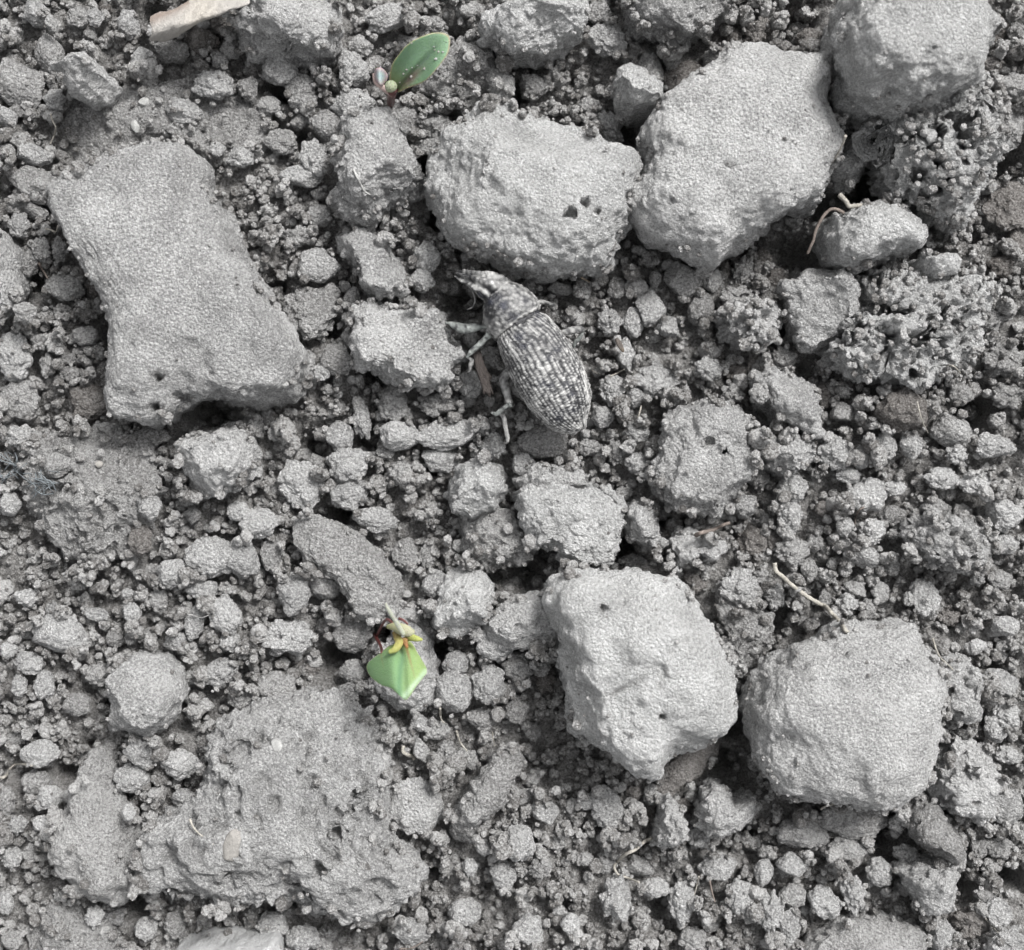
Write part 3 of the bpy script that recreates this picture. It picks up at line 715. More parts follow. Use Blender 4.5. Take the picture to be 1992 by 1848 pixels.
(1360,1628,25,24,0,'p'),(1392,1684,42,26,0,'p'),(1180,1572,30,44,-10,'p'),(1234,1542,18,20,0,'d'),(1266,1582,13,24,0,'d'),(1328,1567,18,18,0,'d'),
(1178,1678,20,22,0,'m'),(1139,1670,17,15,0,'m'),(1245,1685,28,22,0,'m'),(1038,1425,19,18,0,'m'),(1145,1560,20,15,0,'p'),(1088,1772,15,14,0,'p'),
(1030,1810,35,30,0,'p'),(1110,1798,20,24,0,'p'),(1380,1797,17,17,0,'m'),(1348,1825,28,22,0,'m'),(1461,1645,22,16,0,'p'),(1485,1695,20,30,0,'p'),
(1325,1758,26,42,0,'p'),(1275,1725,28,22,0,'p'),(1200,1750,34,46,0,'p'),(1440,1745,28,34,0,'p'),
(818,1407,20,17,0,'p'),(812,1570,58,58,0,'p'),(760,1583,15,19,0,'p'),(820,1458,17,25,-10,'p'),(914,1480,18,22,0,'m'),(913,1686,16,17,0,'p'),
(940,1650,14,18,0,'p'),(530,1800,30,26,0,'p'),(590,1822,34,28,0,'p'),(870,1465,20,26,0,'m'),(1010,1640,30,36,0,'p'),(1060,1580,26,26,0,'p'),
(980,1700,26,30,0,'p'),(1050,1690,24,24,0,'m'),(900,1770,34,26,0,'p'),(800,1810,36,28,0,'p'),(1020,1550,26,20,0,'m'),(700,1830,22,20,0,'m'),
(281,1460,38,34,0,'p'),(350,1484,37,32,0,'p'),(257,1515,34,28,0,'p'),(99,1551,26,24,0,'p'),(34,1605,19,20,0,'p'),(72,1522,28,24,0,'m'),
(77,1465,38,26,0,'p'),(30,1437,20,12,0,'m'),(90,1605,25,20,0,'p'),(250,1580,14,17,0,'p'),(354,1552,25,18,0,'p'),(24,1670,21,24,0,'p'),
(118,1742,15,14,0,'p'),(12,1758,16,23,0,'p'),(281,1803,24,24,0,'p'),(183,1784,19,23,0,'p'),(222,1783,20,18,0,'p'),(341,1800,20,26,0,'m'),
(15,1560,16,30,0,'m'),(60,1660,16,20,0,'m'),(25,1830,20,22,0,'m'),
]
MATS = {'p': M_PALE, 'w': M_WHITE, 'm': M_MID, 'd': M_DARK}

def crumb_mesh(seed, level, lumps=1.0):
    """unit-radius irregular crumb (in units of 1 mm)"""
    d, f = ico(level)
    r = random.Random(seed)
    p = d * (1 + 0.20 * fbm(d * 1.3 + seed * 3.1, seed, 2))[:, None]
    ang_ = seed % 2
    if ang_: lumps = lumps * .5
    for _ in range(12 if ang_ else 6):
        nk = np.array([r.gauss(0, 1) for _ in range(3)]); nk /= np.linalg.norm(nk)
        off = (p @ nk).max() * (1 - r.uniform(.08, .34 if ang_ else .24))
        p = p - np.maximum(p @ nk - off, 0)[:, None] * nk * 0.8
    n = vnormals(p, f)
    pw = p + .12 * np.c_[vnoise(p * 3, seed + 6), vnoise(p * 3, seed + 7), vnoise(p * 3, seed + 8)]
    f1, _ = worley(pw * 1.7 + seed, seed + 1)
    q = 0.34 * lumps * (.55 - f1)
    g1, _ = worley(pw * (4.4 if level >= 5 else 3.4) + seed, seed + 2)
    q = q + 0.13 * lumps * (.55 - g1)
    if level >= 5:
        q = q + 0.05 * fbm(p * 9, seed + 3, 2)
    p = p + n * q[:, None]
    return p / np.abs(p).max(axis=0), f

VAR_HI, VAR_LO = [], []
for s in range(30):
    v, f = crumb_mesh(500 + s, 5, 0.6 + 1.3 * (s % 3) / 2)
    VAR_HI.append((v, f))
ME_HI = {}
def crumb_me(k, tone):
    if (k, tone) not in ME_HI:
        v, f = VAR_HI[k]
        me = mesh_np('soil_crumb', v, f)
        me.materials.append(MATS[tone])
        ME_HI[(k, tone)] = me
    return ME_HI[(k, tone)]

REFS = CL + [("the weevil's snout", 900, 540, 20), ("the weevil's back", 1075, 720, 60), ("the weevil's tail", 1125, 830, 20),
             ('the upper seedling', 800, 130, 50), ('the lower seedling', 775, 1270, 50), ('the bark chip', 370, 40, 60),
             ('the long pale root', 1580, 1165, 40), ('the bottom curved root', 1225, 1660, 30), ('the fibre tangle', 60, 940, 30)]
DIRS = ['right', 'upper right', 'above', 'upper left', 'left', 'lower left', 'below', 'lower right']
def describe(items):
    labs, extra = [], []
    for (x, y, rx, ry, a, t) in items:
        ds = sorted((math.hypot(x - q[1], y - q[2]) - q[3] * .7, k) for k, q in enumerate(REFS))
        q = REFS[ds[0][1]]; q2 = REFS[ds[1][1]]
        k = int(round(math.atan2(-(y - q[2]), x - q[1]) / (math.pi / 4))) % 8
        m = math.sqrt(rx * ry)
        size = 'tiny' if m < 15 else 'small' if m < 21 else 'middling' if m < 30 else 'large'
        asp = max(rx, ry) / min(rx, ry)
        shape = 'round' if asp < 1.15 else 'oval' if asp < 1.5 else 'long'
        tone = {'p': 'light', 'w': 'pale', 'm': 'grey', 'd': 'brown'}[t]
        d = DIRS[k]
        labs.append(f"{size} {shape} {tone} crumb " + (d + ' ' if d in ('above', 'below') else d + ' of ') + q[0])
        extra.append((q2[0], ds[0][0]))
    cnt = {}
    for l in labs: cnt[l] = cnt.get(l, 0) + 1
    out = [l if cnt[l] == 1 else l + ', towards ' + e[0] for l, e in zip(labs, extra)]
    cnt = {}
    for i, l in enumerate(out): cnt.setdefault(l, []).append(i)
    for l, ii in cnt.items():
        if len(ii) > 1:
            ii.sort(key=lambda i: extra[i][1])
            for w, i in zip(('nearest', 'second', 'third', 'fourth', 'fifth'), ii):
                out[i] = w + ' ' + labs[i]
    return out

labels = describe(E)
order = sorted(range(len(E)), key=lambda i: E[i][2] * E[i][3], reverse=True)
for n_, i in enumerate(order):
    x, y, rx, ry, a, t = E[i]
    c = W(x, y, 0)
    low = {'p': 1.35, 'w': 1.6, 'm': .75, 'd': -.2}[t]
    hz = min(rx, ry) / PPM * 0.95
    if min(rx, ry) > 34: hz = 34 / PPM * .8
    j, k = ij(c[0], c[1])
    g = min(ground_at(c[0], c[1]), 1.5) + low * .8
    if rx < 30 and 0 <= j < NY and 0 <= k < NX and OWN[j, k]:
        g = max(g, min(H[j, k] - hz * .2, g + 3.2))
    zc = g + hz * 0.45
    c = W(x, y, zc)
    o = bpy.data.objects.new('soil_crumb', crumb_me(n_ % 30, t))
    SC.collection.objects.link(o)
    o.location = Vector(c) * MM
    q = random.choice((0, math.pi))
    o.rotation_euler = (0, 0, -R(a) + q)
    o.scale = (rx / PPM * 1.06, ry / PPM * 1.06, hz)
    tag(o, labels[i], 'soil crumb', 'soil crumbs lying loose on the tilled ground')
    ca, sa = math.cos(-R(a)), math.sin(-R(a))
    rr = max(rx, ry) / PPM
    j0, j1 = max(j - int(rr / STEP) - 1, 0), min(j + int(rr / STEP) + 2, NY)
    k0, k1 = max(k - int(rr / STEP) - 1, 0), min(k + int(rr / STEP) + 2, NX)
    X, Y = MX[j0:j1, k0:k1] - c[0], MY[j0:j1, k0:k1] - c[1]
    q2 = ((X * ca + Y * sa) / (rx / PPM)) ** 2 + ((-X * sa + Y * ca) / (ry / PPM)) ** 2
    dome = zc + hz * np.sqrt(np.clip(1 - q2, 0, 1))
    H[j0:j1, k0:k1] = np.where(q2 < .95, np.maximum(H[j0:j1, k0:k1], dome), H[j0:j1, k0:k1])
    OWN[j0:j1, k0:k1] |= q2 < .85

# ------------------------------------------------------------------ the ground sheet
st = 0.2
ax = np.arange(-48, 48 + st, st); ay = np.arange(-45, 45 + st, st)
far = np.array([50, 56, 70, 100, 180, 400, 900.])
ax = np.r_[-far[::-1], ax, far]; ay = np.r_[-far[::-1], ay, far]
AX, AY = np.meshgrid(ax, ay)
fi = np.clip(((AX + GX) / STEP), 0, NX - 1).astype(int); fj = np.clip(((AY + GY) / STEP), 0, NY - 1).astype(int)
zz = base[fj, fi]
P3 = np.c_[AX.ravel(), AY.ravel(), zz.ravel()]
f1, f2 = worley(P3 / 1.5, 61); g1, g2 = worley(P3 / .6, 62)
inner = ((np.abs(AX) < 49) & (np.abs(AY) < 46)).ravel()
P3[:, 2] += np.where(inner, 1.5 * (.6 - f1) + .7 * (.55 - g1) + .35 * (.5 - worley(P3 / .33, 64)[0]) + .25 * vnoise(P3 / .8, 63), 0) - .25
nyy, nxx = AX.shape
idx = np.arange(nxx * nyy).reshape(nyy, nxx)
F4 = np.c_[idx[:-1, :-1].ravel(), idx[:-1, 1:].ravel(), idx[1:, 1:].ravel(), idx[1:, :-1].ravel()]
ground = link('ground', mesh_np('ground', P3, F4), M_GROUND)
tag(ground, kind='structure')

# ------------------------------------------------------------------ the loose crumbs nobody could count
pts, scl, rot, vid = [], [], [], []
def drop(x, y, r, on_own):
    j, i = ij(x, y)
    if not (3 < j < NY - 4 and 3 < i < NX - 4): return
    if not on_own and base[j, i] < -2.2 and random.random() < .6: return
    if OWN[j, i] and not on_own:
        if not CRUST[j, i] or r > .55 or random.random() > .45 * CRUST[j, i]: return
    k = max(1, int(r / STEP * .8))
    win = H[j - k:j + k + 1, i - k:i + k + 1]
    if win.size == 0: return
    if not on_own and win.max() - win.min() > 5: s = np.percentile(win, 25)
    else: s = np.percentile(win, 55)
    z = s + r * (0.42 if not on_own else .1)
    pts.append((x, y, z)); scl.append(r); rot.append([random.uniform(0, 6.28) for _ in range(3)]); vid.append(random.randrange(14))
    if not on_own:
        kk = max(1, int(r / STEP))
        J = slice(max(j - kk, 0), j + kk + 1); I = slice(max(i - kk, 0), i + kk + 1)
        q2 = ((MX[J, I] - x) ** 2 + (MY[J, I] - y) ** 2) / r ** 2
        H[J, I] = np.where((q2 < 1) & (~OWN[J, I] | (CRUST[J, I] > 0)), np.maximum(H[J, I], z + r * .9 * np.sqrt(np.clip(1 - q2, 0, 1))), H[J, I])
for n_, r0, r1 in ((5200, .40, .92), (13000, .24, .5), (16000, .11, .26)):
    for _ in range(n_):
        x, y = random.uniform(-46, 46), random.uniform(-43, 43)
        r = r0 + (r1 - r0) * random.random() ** 1.3
        drop(x, y, r, False)
for _ in range(1600):
    drop(random.uniform(-46, 46), random.uniform(-43, 43), random.uniform(.06, .19), True)
pj, pi = np.nonzero(PORE)
for q in RNG.integers(0, len(pj), 260):
    drop(float(gx[pi[q]]), float(gy[pj[q]]), random.uniform(.14, .42), True)

lib = bpy.data.collections.new('crumb_shapes')
for s in range(14):
    v, f = crumb_mesh(900 + s, 4, 1.2)
    v = v * np.array([1, random.uniform(.75, 1), random.uniform(.65, .95)])
    me = mesh_np('crumb_shape', v, f); me.materials.append(M_CRUMB)
    lib.objects.link(bpy.data.objects.new('crumb_shape', me))
me = bpy.data.meshes.new('loose_crumbs')
me.vertices.add(len(pts))
me.vertices.foreach_set('co', (np.array(pts, np.float32) * MM).ravel())
a = me.attributes.new('crumb_scale', 'FLOAT', 'POINT'); a.data.foreach_set('value', np.array(scl, np.float32))
a = me.attributes.new('crumb_turn', 'FLOAT_VECTOR', 'POINT'); a.data.foreach_set('vector', np.array(rot, np.float32).ravel())
a = me.attributes.new('crumb_kind', 'INT', 'POINT'); a.data.foreach_set('value', np.array(vid, np.int32))
me.update()
loose = link('loose_crumbs', me)
tag(loose, 'countless fine loose crumbs of dry grey soil filling the ground between the clods', 'soil crumbs', kind='stuff')
ng = bpy.data.node_groups.new('scatter_crumbs', 'GeometryNodeTree')
ng.interface.new_socket('Geometry', in_out='INPUT', socket_type='NodeSocketGeometry')
ng.interface.new_socket('Geometry', in_out='OUTPUT', socket_type='NodeSocketGeometry')
gi = ng.nodes.new('NodeGroupInput'); go = ng.nodes.new('NodeGroupOutput')
ip = ng.nodes.new('GeometryNodeInstanceOnPoints')
ci = ng.nodes.new('GeometryNodeCollectionInfo'); ci.inputs['Collection'].default_value = lib
ci.inputs['Separate Children'].default_value = True; ci.inputs['Reset Children'].default_value = True
def named(nm, ty):
    x = ng.nodes.new('GeometryNodeInputNamedAttribute'); x.data_type = ty; x.inputs['Name'].default_value = nm
    return x.outputs['Attribute']
ng.links.new(gi.outputs[0], ip.inputs['Points'])
ng.links.new(ci.outputs[0], ip.inputs['Instance'])
ip.inputs['Pick Instance'].default_value = True
ng.links.new(named('crumb_kind', 'INT'), ip.inputs['Instance Index'])
ng.links.new(named('crumb_scale', 'FLOAT'), ip.inputs['Scale'])
ng.links.new(named('crumb_turn', 'FLOAT_VECTOR'), ip.inputs['Rotation'])
ng.links.new(ip.outputs[0], go.inputs[0])
md = loose.modifiers.new('scatter', 'NODES'); md.node_group = ng

def surf(u, v, z0=4.0):
    """height of the pile seen at this pixel"""
    z = z0
    for _ in range(4):
        c = W(u, v, z); j, i = ij(c[0], c[1])
        z = float(H[min(max(j, 0), NY - 1), min(max(i, 0), NX - 1)])
    return z

# ------------------------------------------------------------------ the weevil
def wp(x, y): return (844.3 + x / 5.381, 500.9 + y / 5.381)
SP = [  # u, v, half width px, centre height mm, half height mm
 (889,534,4,4.6,.25),(893,535.5,9,4.7,.5),(905,540,12,4.95,.7),(918,544,15,5.2,.9),(930,549,20,5.4,1.1),(942,554,25,5.5,1.35),(954,559,29,5.45,1.5),
 (962,564,31,5.35,1.55),(967,568,32.5,5.2,1.5),(972,574,38,5.2,1.65),(979,584,47,5.2,1.85),(987,596,53,5.15,1.95),(996,610,56,5.1,2.0),(1003,621,56,5.0,1.95),
 (1007,627,54,4.95,1.85),(1009,630,47,4.9,1.70),(1011,633,48,4.9,1.75),(1015,640,54,4.95,2.0),(1022,652,58.5,5.0,2.15),(1034,673,62.5,5.0,2.3),(1050,700,66,4.95,2.35),
 (1066,728,67,4.85,2.35),(1082,756,65,4.7,2.25),(1096,782,59,4.5,2.05),(1107,803,50,4.25,1.8),(1117,818,37,4.0,1.4),(1125,828,24,3.8,1.0),(1131,834,13,3.7,.6),(1133,837,4,3.7,.25)]
S = catmull(SP, 16); NA = 180
# even spacing along the body
seg = np.r_[0, np.cumsum(np.hypot(*np.diff(S[:, :2], axis=0).T))]
L = np.linspace(0, seg[-1], 430)
S = np.c_[[np.interp(L, seg, S[:, k]) for k in range(5)]].T
cen = np.array([W(a[0], a[1], a[3]) for a in S])
T = np.gradient(cen, axis=0); T[:, 2] = 0; T /= np.linalg.norm(T, axis=1, keepdims=True)
side = np.c_[-T[:, 1], T[:, 0], np.zeros(len(T))]        # to the left of travel (head -> tail)
kk = (1 - S[:, 3] / CAM_H) / PPM
th = np.linspace(-math.pi, math.pi, NA, endpoint=False)
TH, LI = np.meshgrid(th, np.arange(len(L)))
ex = 0.86
sx = np.sign(np.sin(TH)) * np.abs(np.sin(TH)) ** ex; cz = np.sign(np.cos(TH)) * np.abs(np.cos(TH)) ** ex
hw = (S[:, 2] * kk)[:, None]; hh = S[:, 4][:, None]
V = cen[:, None, :] + side[:, None, :] * (hw * sx)[..., None] + np.array([0, 0, 1.0]) * (hh * cz)[..., None]
V = V.reshape(-1, 3)
idx = np.arange(len(L) * NA).reshape(len(L), NA); nx = np.roll(idx, -1, axis=1)
FB = np.vstack([np.c_[idx[:-1].ravel(), idx[1:].ravel(), nx[1:].ravel()], np.c_[idx[:-1].ravel(), nx[1:].ravel(), nx[:-1].ravel()]])
if np.dot(vnormals(V, FB)[NA * 200 + NA // 2], [0, 0, 1]) < 0: FB = FB[:, ::-1]
N = vnormals(V, FB)
LL = L[LI].ravel(); A = TH.ravel()
s0 = float(np.interp(1010, S[:, 0], L)); s1 = L[-1]; sh = float(np.interp(967, S[:, 0], L))
sign = 1 if side[200][0] > 0 else -1
ang = np.degrees(A) * sign                                # + = right side of the picture
roll = 19.0 * np.clip((LL - s0) / 60 + .2, .2, 1)
rel = ang - roll
rel = (rel + 180) % 360 - 180
ely = (LL > s0 + 2).astype(float)
pro = ((LL <= s0 + 2) & (LL > sh)).astype(float); head = (LL <= sh).astype(float)
row = rel / 8.6 + .14 * vnoise(np.c_[LL / 18, rel / 12, rel * 0], 77)                                             # striae
sl = (LL - s0)
str_ = np.abs((row + .5) % 1 - .5) * 2                      # 0 in the middle of an interval, 1 in the groove
row_id = np.floor(row + .5)
bs = sl / 5.4 + .5 * np.sin(row_id * 12.9) + .25 * vnoise(np.c_[LL / 9, row_id * 3.7, rel * 0], 78)
b_id = np.floor(bs + .5)
jx = (_hash(row_id.astype(np.int64) + 50, b_id.astype(np.int64) + 50, b_id.astype(np.int64) * 0, 5).astype(np.float32) / 4294967296.0)
jy = (_hash(row_id.astype(np.int64) + 50, b_id.astype(np.int64) + 50, b_id.astype(np.int64) * 0, 9).astype(np.float32) / 4294967296.0)
bd = np.hypot((row - row_id) - (jx - .5) * .45, (bs - b_id) - (jy - .5) * .5)
bead = np.clip(1 - (bd / (.30 + .20 * jx)) ** 2, 0, 1)
sut = np.exp(-(rel / 2.2) ** 2)
nz = fbm(V / .55, 31, 3); nz2 = fbm(V / 1.6, 33, 2)
w1, _ = worley(V / .32, 35); nz3 = fbm(V / .2, 37, 2)
fade = np.clip((math.pi / 2 * 1.25 - np.abs(A)) * 2, 0, 1)
disp = ely * fade * (.035 * (1 - str_ ** 4) - .03 + .03 * bead + .035 * nz3) - .10 * sut * ely
disp = disp + (pro + head) * .13 * (.5 - w1) + .03 * nz
# pronotum mid furrow and side bulge, head keels
pc = rel * 0 + (ang - 6)
disp = disp - pro * .10 * np.exp(-(pc / 8) ** 2) + pro * .06 * np.exp(-((np.abs(pc) - 34) / 10) ** 2)
disp = disp + head * (.16 * np.exp(-((ang - 4) / 12) ** 2) + .14 * np.exp(-((np.abs(ang - 4) - 48) / 9) ** 2) - .12 * np.exp(-((np.abs(ang - 4) - 26) / 10) ** 2))
V = V + N * disp[:, None]
# where the scales are rubbed off
k2 = (1 - V[:, 2] / CAM_H) / PPM
U2, V2 = V[:, 0] / k2 + CU, -V[:, 1] / k2 + CV
bare = np.zeros(len(V))
for x, y, r, w in ((890,830,60,1),(930,920,50,.7),(730,500,50,.9),(670,420,55,.6),(840,620,60,.7),(1190,1050,45,.6),(970,1050,40,.5),(1130,1330,60,.7),(1220,1340,50,.7),
                   (1310,1660,60,.9),(1450,1600,45,.6),(1380,1340,50,.5),(590,470,40,.7),(1430,1430,40,.5),(1290,960,45,.4),(1010,880,50,.4),(960,480,60,.3),(1100,620,60,.4)):
    c = wp(x, y); bare = np.maximum(bare, w * np.exp(-((U2 - c[0]) ** 2 + (V2 - c[1]) ** 2) / (r / 5.381) ** 2) * (.75 + .6 * nz))
streak = np.zeros(len(V))  # pale streaks on the shoulders, thorax and body edges
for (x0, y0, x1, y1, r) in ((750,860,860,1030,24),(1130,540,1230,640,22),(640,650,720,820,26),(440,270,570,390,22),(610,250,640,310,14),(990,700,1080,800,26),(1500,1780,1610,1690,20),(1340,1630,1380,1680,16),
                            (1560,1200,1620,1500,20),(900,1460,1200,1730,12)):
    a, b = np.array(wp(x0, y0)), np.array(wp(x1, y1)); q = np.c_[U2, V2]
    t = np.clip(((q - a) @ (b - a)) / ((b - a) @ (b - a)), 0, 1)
    streak = np.maximum(streak, np.exp(-(np.linalg.norm(q - a - t[:, None] * (b - a), axis=1) / (r / 5.381)) ** 2))
back = np.clip((sl / 236 - .18) * 2.2, 0, 1)               # beads stand out towards the rear
sc_e = .44 - (.75 - .25 * back) * str_ ** 3 - .14 * back + (.12 + .70 * back) * .62 * bead * (.6 + .8 * jy) + .46 * nz3 + .16 * nz + .12 * nz2
sc_p = .36 + .75 * (.46 - w1) + .22 * nz + .3 * nz2
sc_ = np.where(ely > 0, sc_e, sc_p) - .75 * bare + .6 * streak
sc_ = sc_ - .9 * np.exp(-((LL - s0) / 2.2) ** 2) * (np.abs(ang) < 100) - .35 * sut * ely
rim = np.exp(-((LL - (s0 - 5)) / 2.0) ** 2); sc_ = sc_ + .45 * rim
rim2 = np.exp(-((LL - (sh + 3)) / 1.6) ** 2); sc_ = sc_ + .3 * rim2
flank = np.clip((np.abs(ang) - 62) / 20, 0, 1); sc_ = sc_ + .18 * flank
sc_ = np.clip(sc_, 0, 1)
dark = np.array([.013, .013, .015]); blue = np.array([.015, .017, .028]); pale = np.array([.38, .377, .367])
dk = dark[None] * (1 - bare[:, None]) + blue[None] * bare[:, None]
colb = dk + (pale[None] - dk) * (sc_[:, None] ** 1.15)
wee = empty('weevil', cen[250] * np.array([1, 1, 0]) + np.array([0, 0, 2.0]))
tag(wee, 'grey mottled weevil with ridged beaded wing cases walking on the dry soil', 'beetle')
PV, PF, PC = [V], [FB], [colb]
off = len(V)
def limb(path_w, zs, rads, sides=14, flat=.8, dense=8, seed=1, tint=(1, 1, 1)):
    global off
    P = catmull([(*wp(x, y), z, r) for (x, y), z, r in zip(path_w, zs, rads)], dense)
    pth = np.array([W(a[0], a[1], a[2]) for a in P]); rr = np.maximum(P[:, 3] * .84 / 5.381 / PPM, .03)
    v, f = tube(pth, rr, sides, flat)
    n = vnormals(v, f); v = v + n * (.035 * fbm(v / .25, seed, 2))[:, None]
    s = np.clip(.5 + .75 * fbm(v / .22, seed + 3, 3) + .15 * n[:, 2], 0.02, 1)
    c = (dark[None] + (pale[None] * .62 * np.array(tint)[None] - dark[None]) * s[:, None])
    PV.append(v); PF.append(f + off); PC.append(c); off += len(v)
G = (.93, 1.0, .98)
# near side: front, middle and hind leg (thigh, shin, foot)
limb([(640,760),(530,725),(420,735),(310,745),(200,705),(115,680)], [4.6,4.5,4.3,4.1,3.8,3.5], [18,22,52,60,42,12], tint=G, seed=41)
limb([(115,680),(60,760),(70,860)], [3.4,2.6,2.2], [16,14,10], seed=42)
limb([(690,860),(640,810),(585,785),(560,800)], [4.3,4.8,5.2,5.2], [44,50,58,40], seed=43)
limb([(580,800),(540,850),(470,920),(400,980),(335,1045)], [5.4,5.2,4.9,4.7,4.5], [46,34,36,36,16], tint=G, seed=44)
limb([(345,1040),(390,1070),(385,1130),(365,1200)], [4.4,4.1,3.9,3.8], [14,24,28,12], seed=45)
limb([(860,1190),(790,1200),(735,1260),(745,1360),(775,1470),(800,1530)], [4.0,3.9,3.9,4.0,4.3,4.5], [40,55,58,56,44,34], seed=46)
limb([(805,1535),(750,1560),(690,1610),(650,1640),(600,1625)], [4.6,4.4,4.1,3.9,3.8], [34,30,30,26,10], tint=G, seed=47)
limb([(670,1620),(730,1680),(750,1780),(770,1900),(750,1950)], [3.9,3.6,3.5,3.4,3.3], [12,26,30,24,8], seed=48)
# far side
limb([(1300,820),(1380,780),(1460,760),(1540,755),(1570,765)], [4.2,4.2,4.1,4.0,3.9], [38,46,46,40,24], seed=51)
limb([(1560,770),(1530,830),(1480,890),(1450,950)], [3.9,3.7,3.4,3.1], [24,24,26,10], tint=G, seed=52)
limb([(1030,470),(1120,465),(1200,480),(1260,500)], [4.4,3.9,3.4,3.0], [26,28,24,12], seed=53)
# antennae
limb([(310,250),(370,300),(410,370),(430,450),(400,520),(345,545)], [5.0,4.9,4.8,4.5,4.2,4.0], [7,8,8,9,11,9], sides=8, seed=56)
limb([(330,160),(420,170),(520,185),(590,180)], [5.0,4.8,4.6,4.5], [7,7,8,6], sides=8, seed=57)
centred('body', np.vstack(PV), np.vstack(PF), M_BEETLE, wee, {'Col': np.vstack(PC)})
def eye(x, y, z, rx, ry, rz, a):
    d, f = ico(4); c = W(*wp(x, y), z); k = 1 / 5.381 / PPM
    v = d * np.array([rx * k, ry * k, rz]); ca, sa = math.cos(a), math.sin(a)
    v = np.c_[v[:, 0] * ca - v[:, 1] * sa, v[:, 0] * sa + v[:, 1] * ca, v[:, 2]] + c
    centred('eye', v, f, M_EYE, wee)
eye(492, 376, 6.12, 60, 32, .42, -R(48))
eye(655, 205, 5.35, 50, 22, .3, -R(40))

# ------------------------------------------------------------------ seedlings
def plate(outline, zf, thick, colf, rings=26, per=140, edge=.5):
    """thin leaf-like solid inside a star-shaped outline; zf(u,v)->mm; colf(u,v,side)->rgb"""
    P = np.array(outline, float)
    Q = catmull(np.vstack([P, P[:1]]), 10)[:-1]
    sg = np.r_[0, np.cumsum(np.hypot(*np.diff(np.vstack([Q, Q[:1]]), axis=0).T))]
    t = np.linspace(0, sg[-1], per, endpoint=False)
    Qc = np.vstack([Q, Q[:1]])
    B = np.c_[np.interp(t, sg, Qc[:, 0]), np.interp(t, sg, Qc[:, 1])]
    c = B.mean(axis=0)
    V, C, F = [], [], []
    for sidei in (1, -1):
        for k in range(1, rings + 1):
            s = (k / rings) ** .9
            for q in B:
                p = c + (q - c) * s
                z = zf(p[0], p[1]) + sidei * thick / 2 * math.sqrt(max(1 - (s ** 6), 0)) if k < rings else zf(p[0], p[1]) + 0 * thick
                V.append(W(p[0], p[1], z)); C.append(colf(p[0], p[1], s, sidei))
        z = zf(c[0], c[1]) + sidei * thick / 2
        V.append(W(c[0], c[1], z)); C.append(colf(c[0], c[1], 0, sidei))
    n1 = rings * per + 1
    for o_, fl in ((0, False), (n1, True)):
        for k in range(rings - 1):
            for i in range(per):
                a, b = o_ + k * per + i, o_ + k * per + (i + 1) % per
                q = [(a, b, b + per), (a, b + per, a + per)]
                F += [x[::-1] for x in q] if fl else q
        ce = o_ + rings * per
        for i in range(per):
            x = (ce, o_ + (i + 1) % per, o_ + i)
            F.append(x[::-1] if fl else x)
    V, F = np.array(V), np.array(F)
    if vnormals(V, F)[rings * per][2] < 0: F = F[:, ::-1]
    return V, F, np.clip(np.array(C), 0, 1)

def s1(x, y): return (701.2 + x / 9.943, 42.9 + y / 9.943)
def s2(x, y): return (686.9 + x / 8.07, 1144.8 + y / 8.07)
def gs(d, w): return math.exp(-(d / w) ** 2)
def lerp(a, b, t): return tuple(x + (y - x) * t for x, y in zip(a, b))

# upper seedling
sd = empty('seedling', W(*s1(600, 1500), 2.5))
tag(sd, 'seedling with one oval blue-green leaf speckled with soil near the top edge', 'seedling')
base1, tip1 = np.array(s1(700, 1330)), np.array(s1(1700, 260))
ax1 = (tip1 - base1); ln1 = np.linalg.norm(ax1); ax1 /= ln1; pr1 = np.array([-ax1[1], ax1[0]])
def l1(u, v):
    q = np.array([u, v]) - base1; return q @ ax1 / ln1, q @ pr1
def z1(u, v):
    t, s = l1(u, v)
    return 6.6 + 3.6 * t - 1.2 * t * t + .0006 * s * s - .45 * gs(s, 6) * (1 - t) + .12 * math.sin(t * 9 + s * .1)
def c1(u, v, s, side):
    t, w = l1(u, v)
    c = (.105, .178, .108)
    c = lerp(c, (.145, .22, .14), min(1, max(0, t - .3)) * .8)
    c = lerp(c, (.10, .12, .045), gs(t, .22) * .8)
    n_ = .5 + .5 * math.sin(u * .9 + v * .4) * math.sin(v * .7 - u * .3)
    c = lerp(c, (.08, .062, .05), min(1, gs(w - 4, 9) * gs(t - .26, .22) * (.75 + .5 * n_)))
    c = lerp(c, (.08, .12, .10), .5 * gs(w, 2.5) * gs(t - .55, .12))
    if s > .965: c = lerp(c, (.24, .16, .12), .55)
    return c
out1 = [s1(*p) for p in [(740,1360),(640,1300),(565,1130),(575,960),(620,800),(720,650),(850,490),(1010,360),(1250,250),(1450,200),(1620,212),(1720,280),(1735,420),(1690,610),(1600,750),(1480,900),(1350,1050),(1200,1170),(1000,1250),(880,1290)]]
v, f, c = plate(out1, z1, .3, c1)
leaf = centred('leaf', v, f, M_LEAF, sd, {'Col': c})
def c1b(u, v, s, side): return lerp((.20, .25, .25), (.26, .17, .18), min(1, max(0, (s - .35) * 1.3)))
v, f, c = plate([s1(*p) for p in [(285,895),(390,880),(480,940),(525,1030),(515,1110),(460,1190),(410,1240),(330,1180),(262,1050)]],
                lambda u, v: 6.2 + .05 * (s1(520, 0)[0] - u) - .012 * (u - s1(400, 0)[0]) ** 2 * .6, .5, c1b, 10, 60)
centred('cotyledon', v, f, M_LEAF, sd, {'Col': c})
d, f = ico(5); bc = W(*s1(590, 1240), 6.9)
v = d * np.array([.42, .42, .4]) * (1 + .06 * fbm(d * 5, 3, 2))[:, None] + bc
centred('bud', v, f, M_LEAF, sd, {'Col': np.tile((.21, .23, .16), (len(v), 1))})
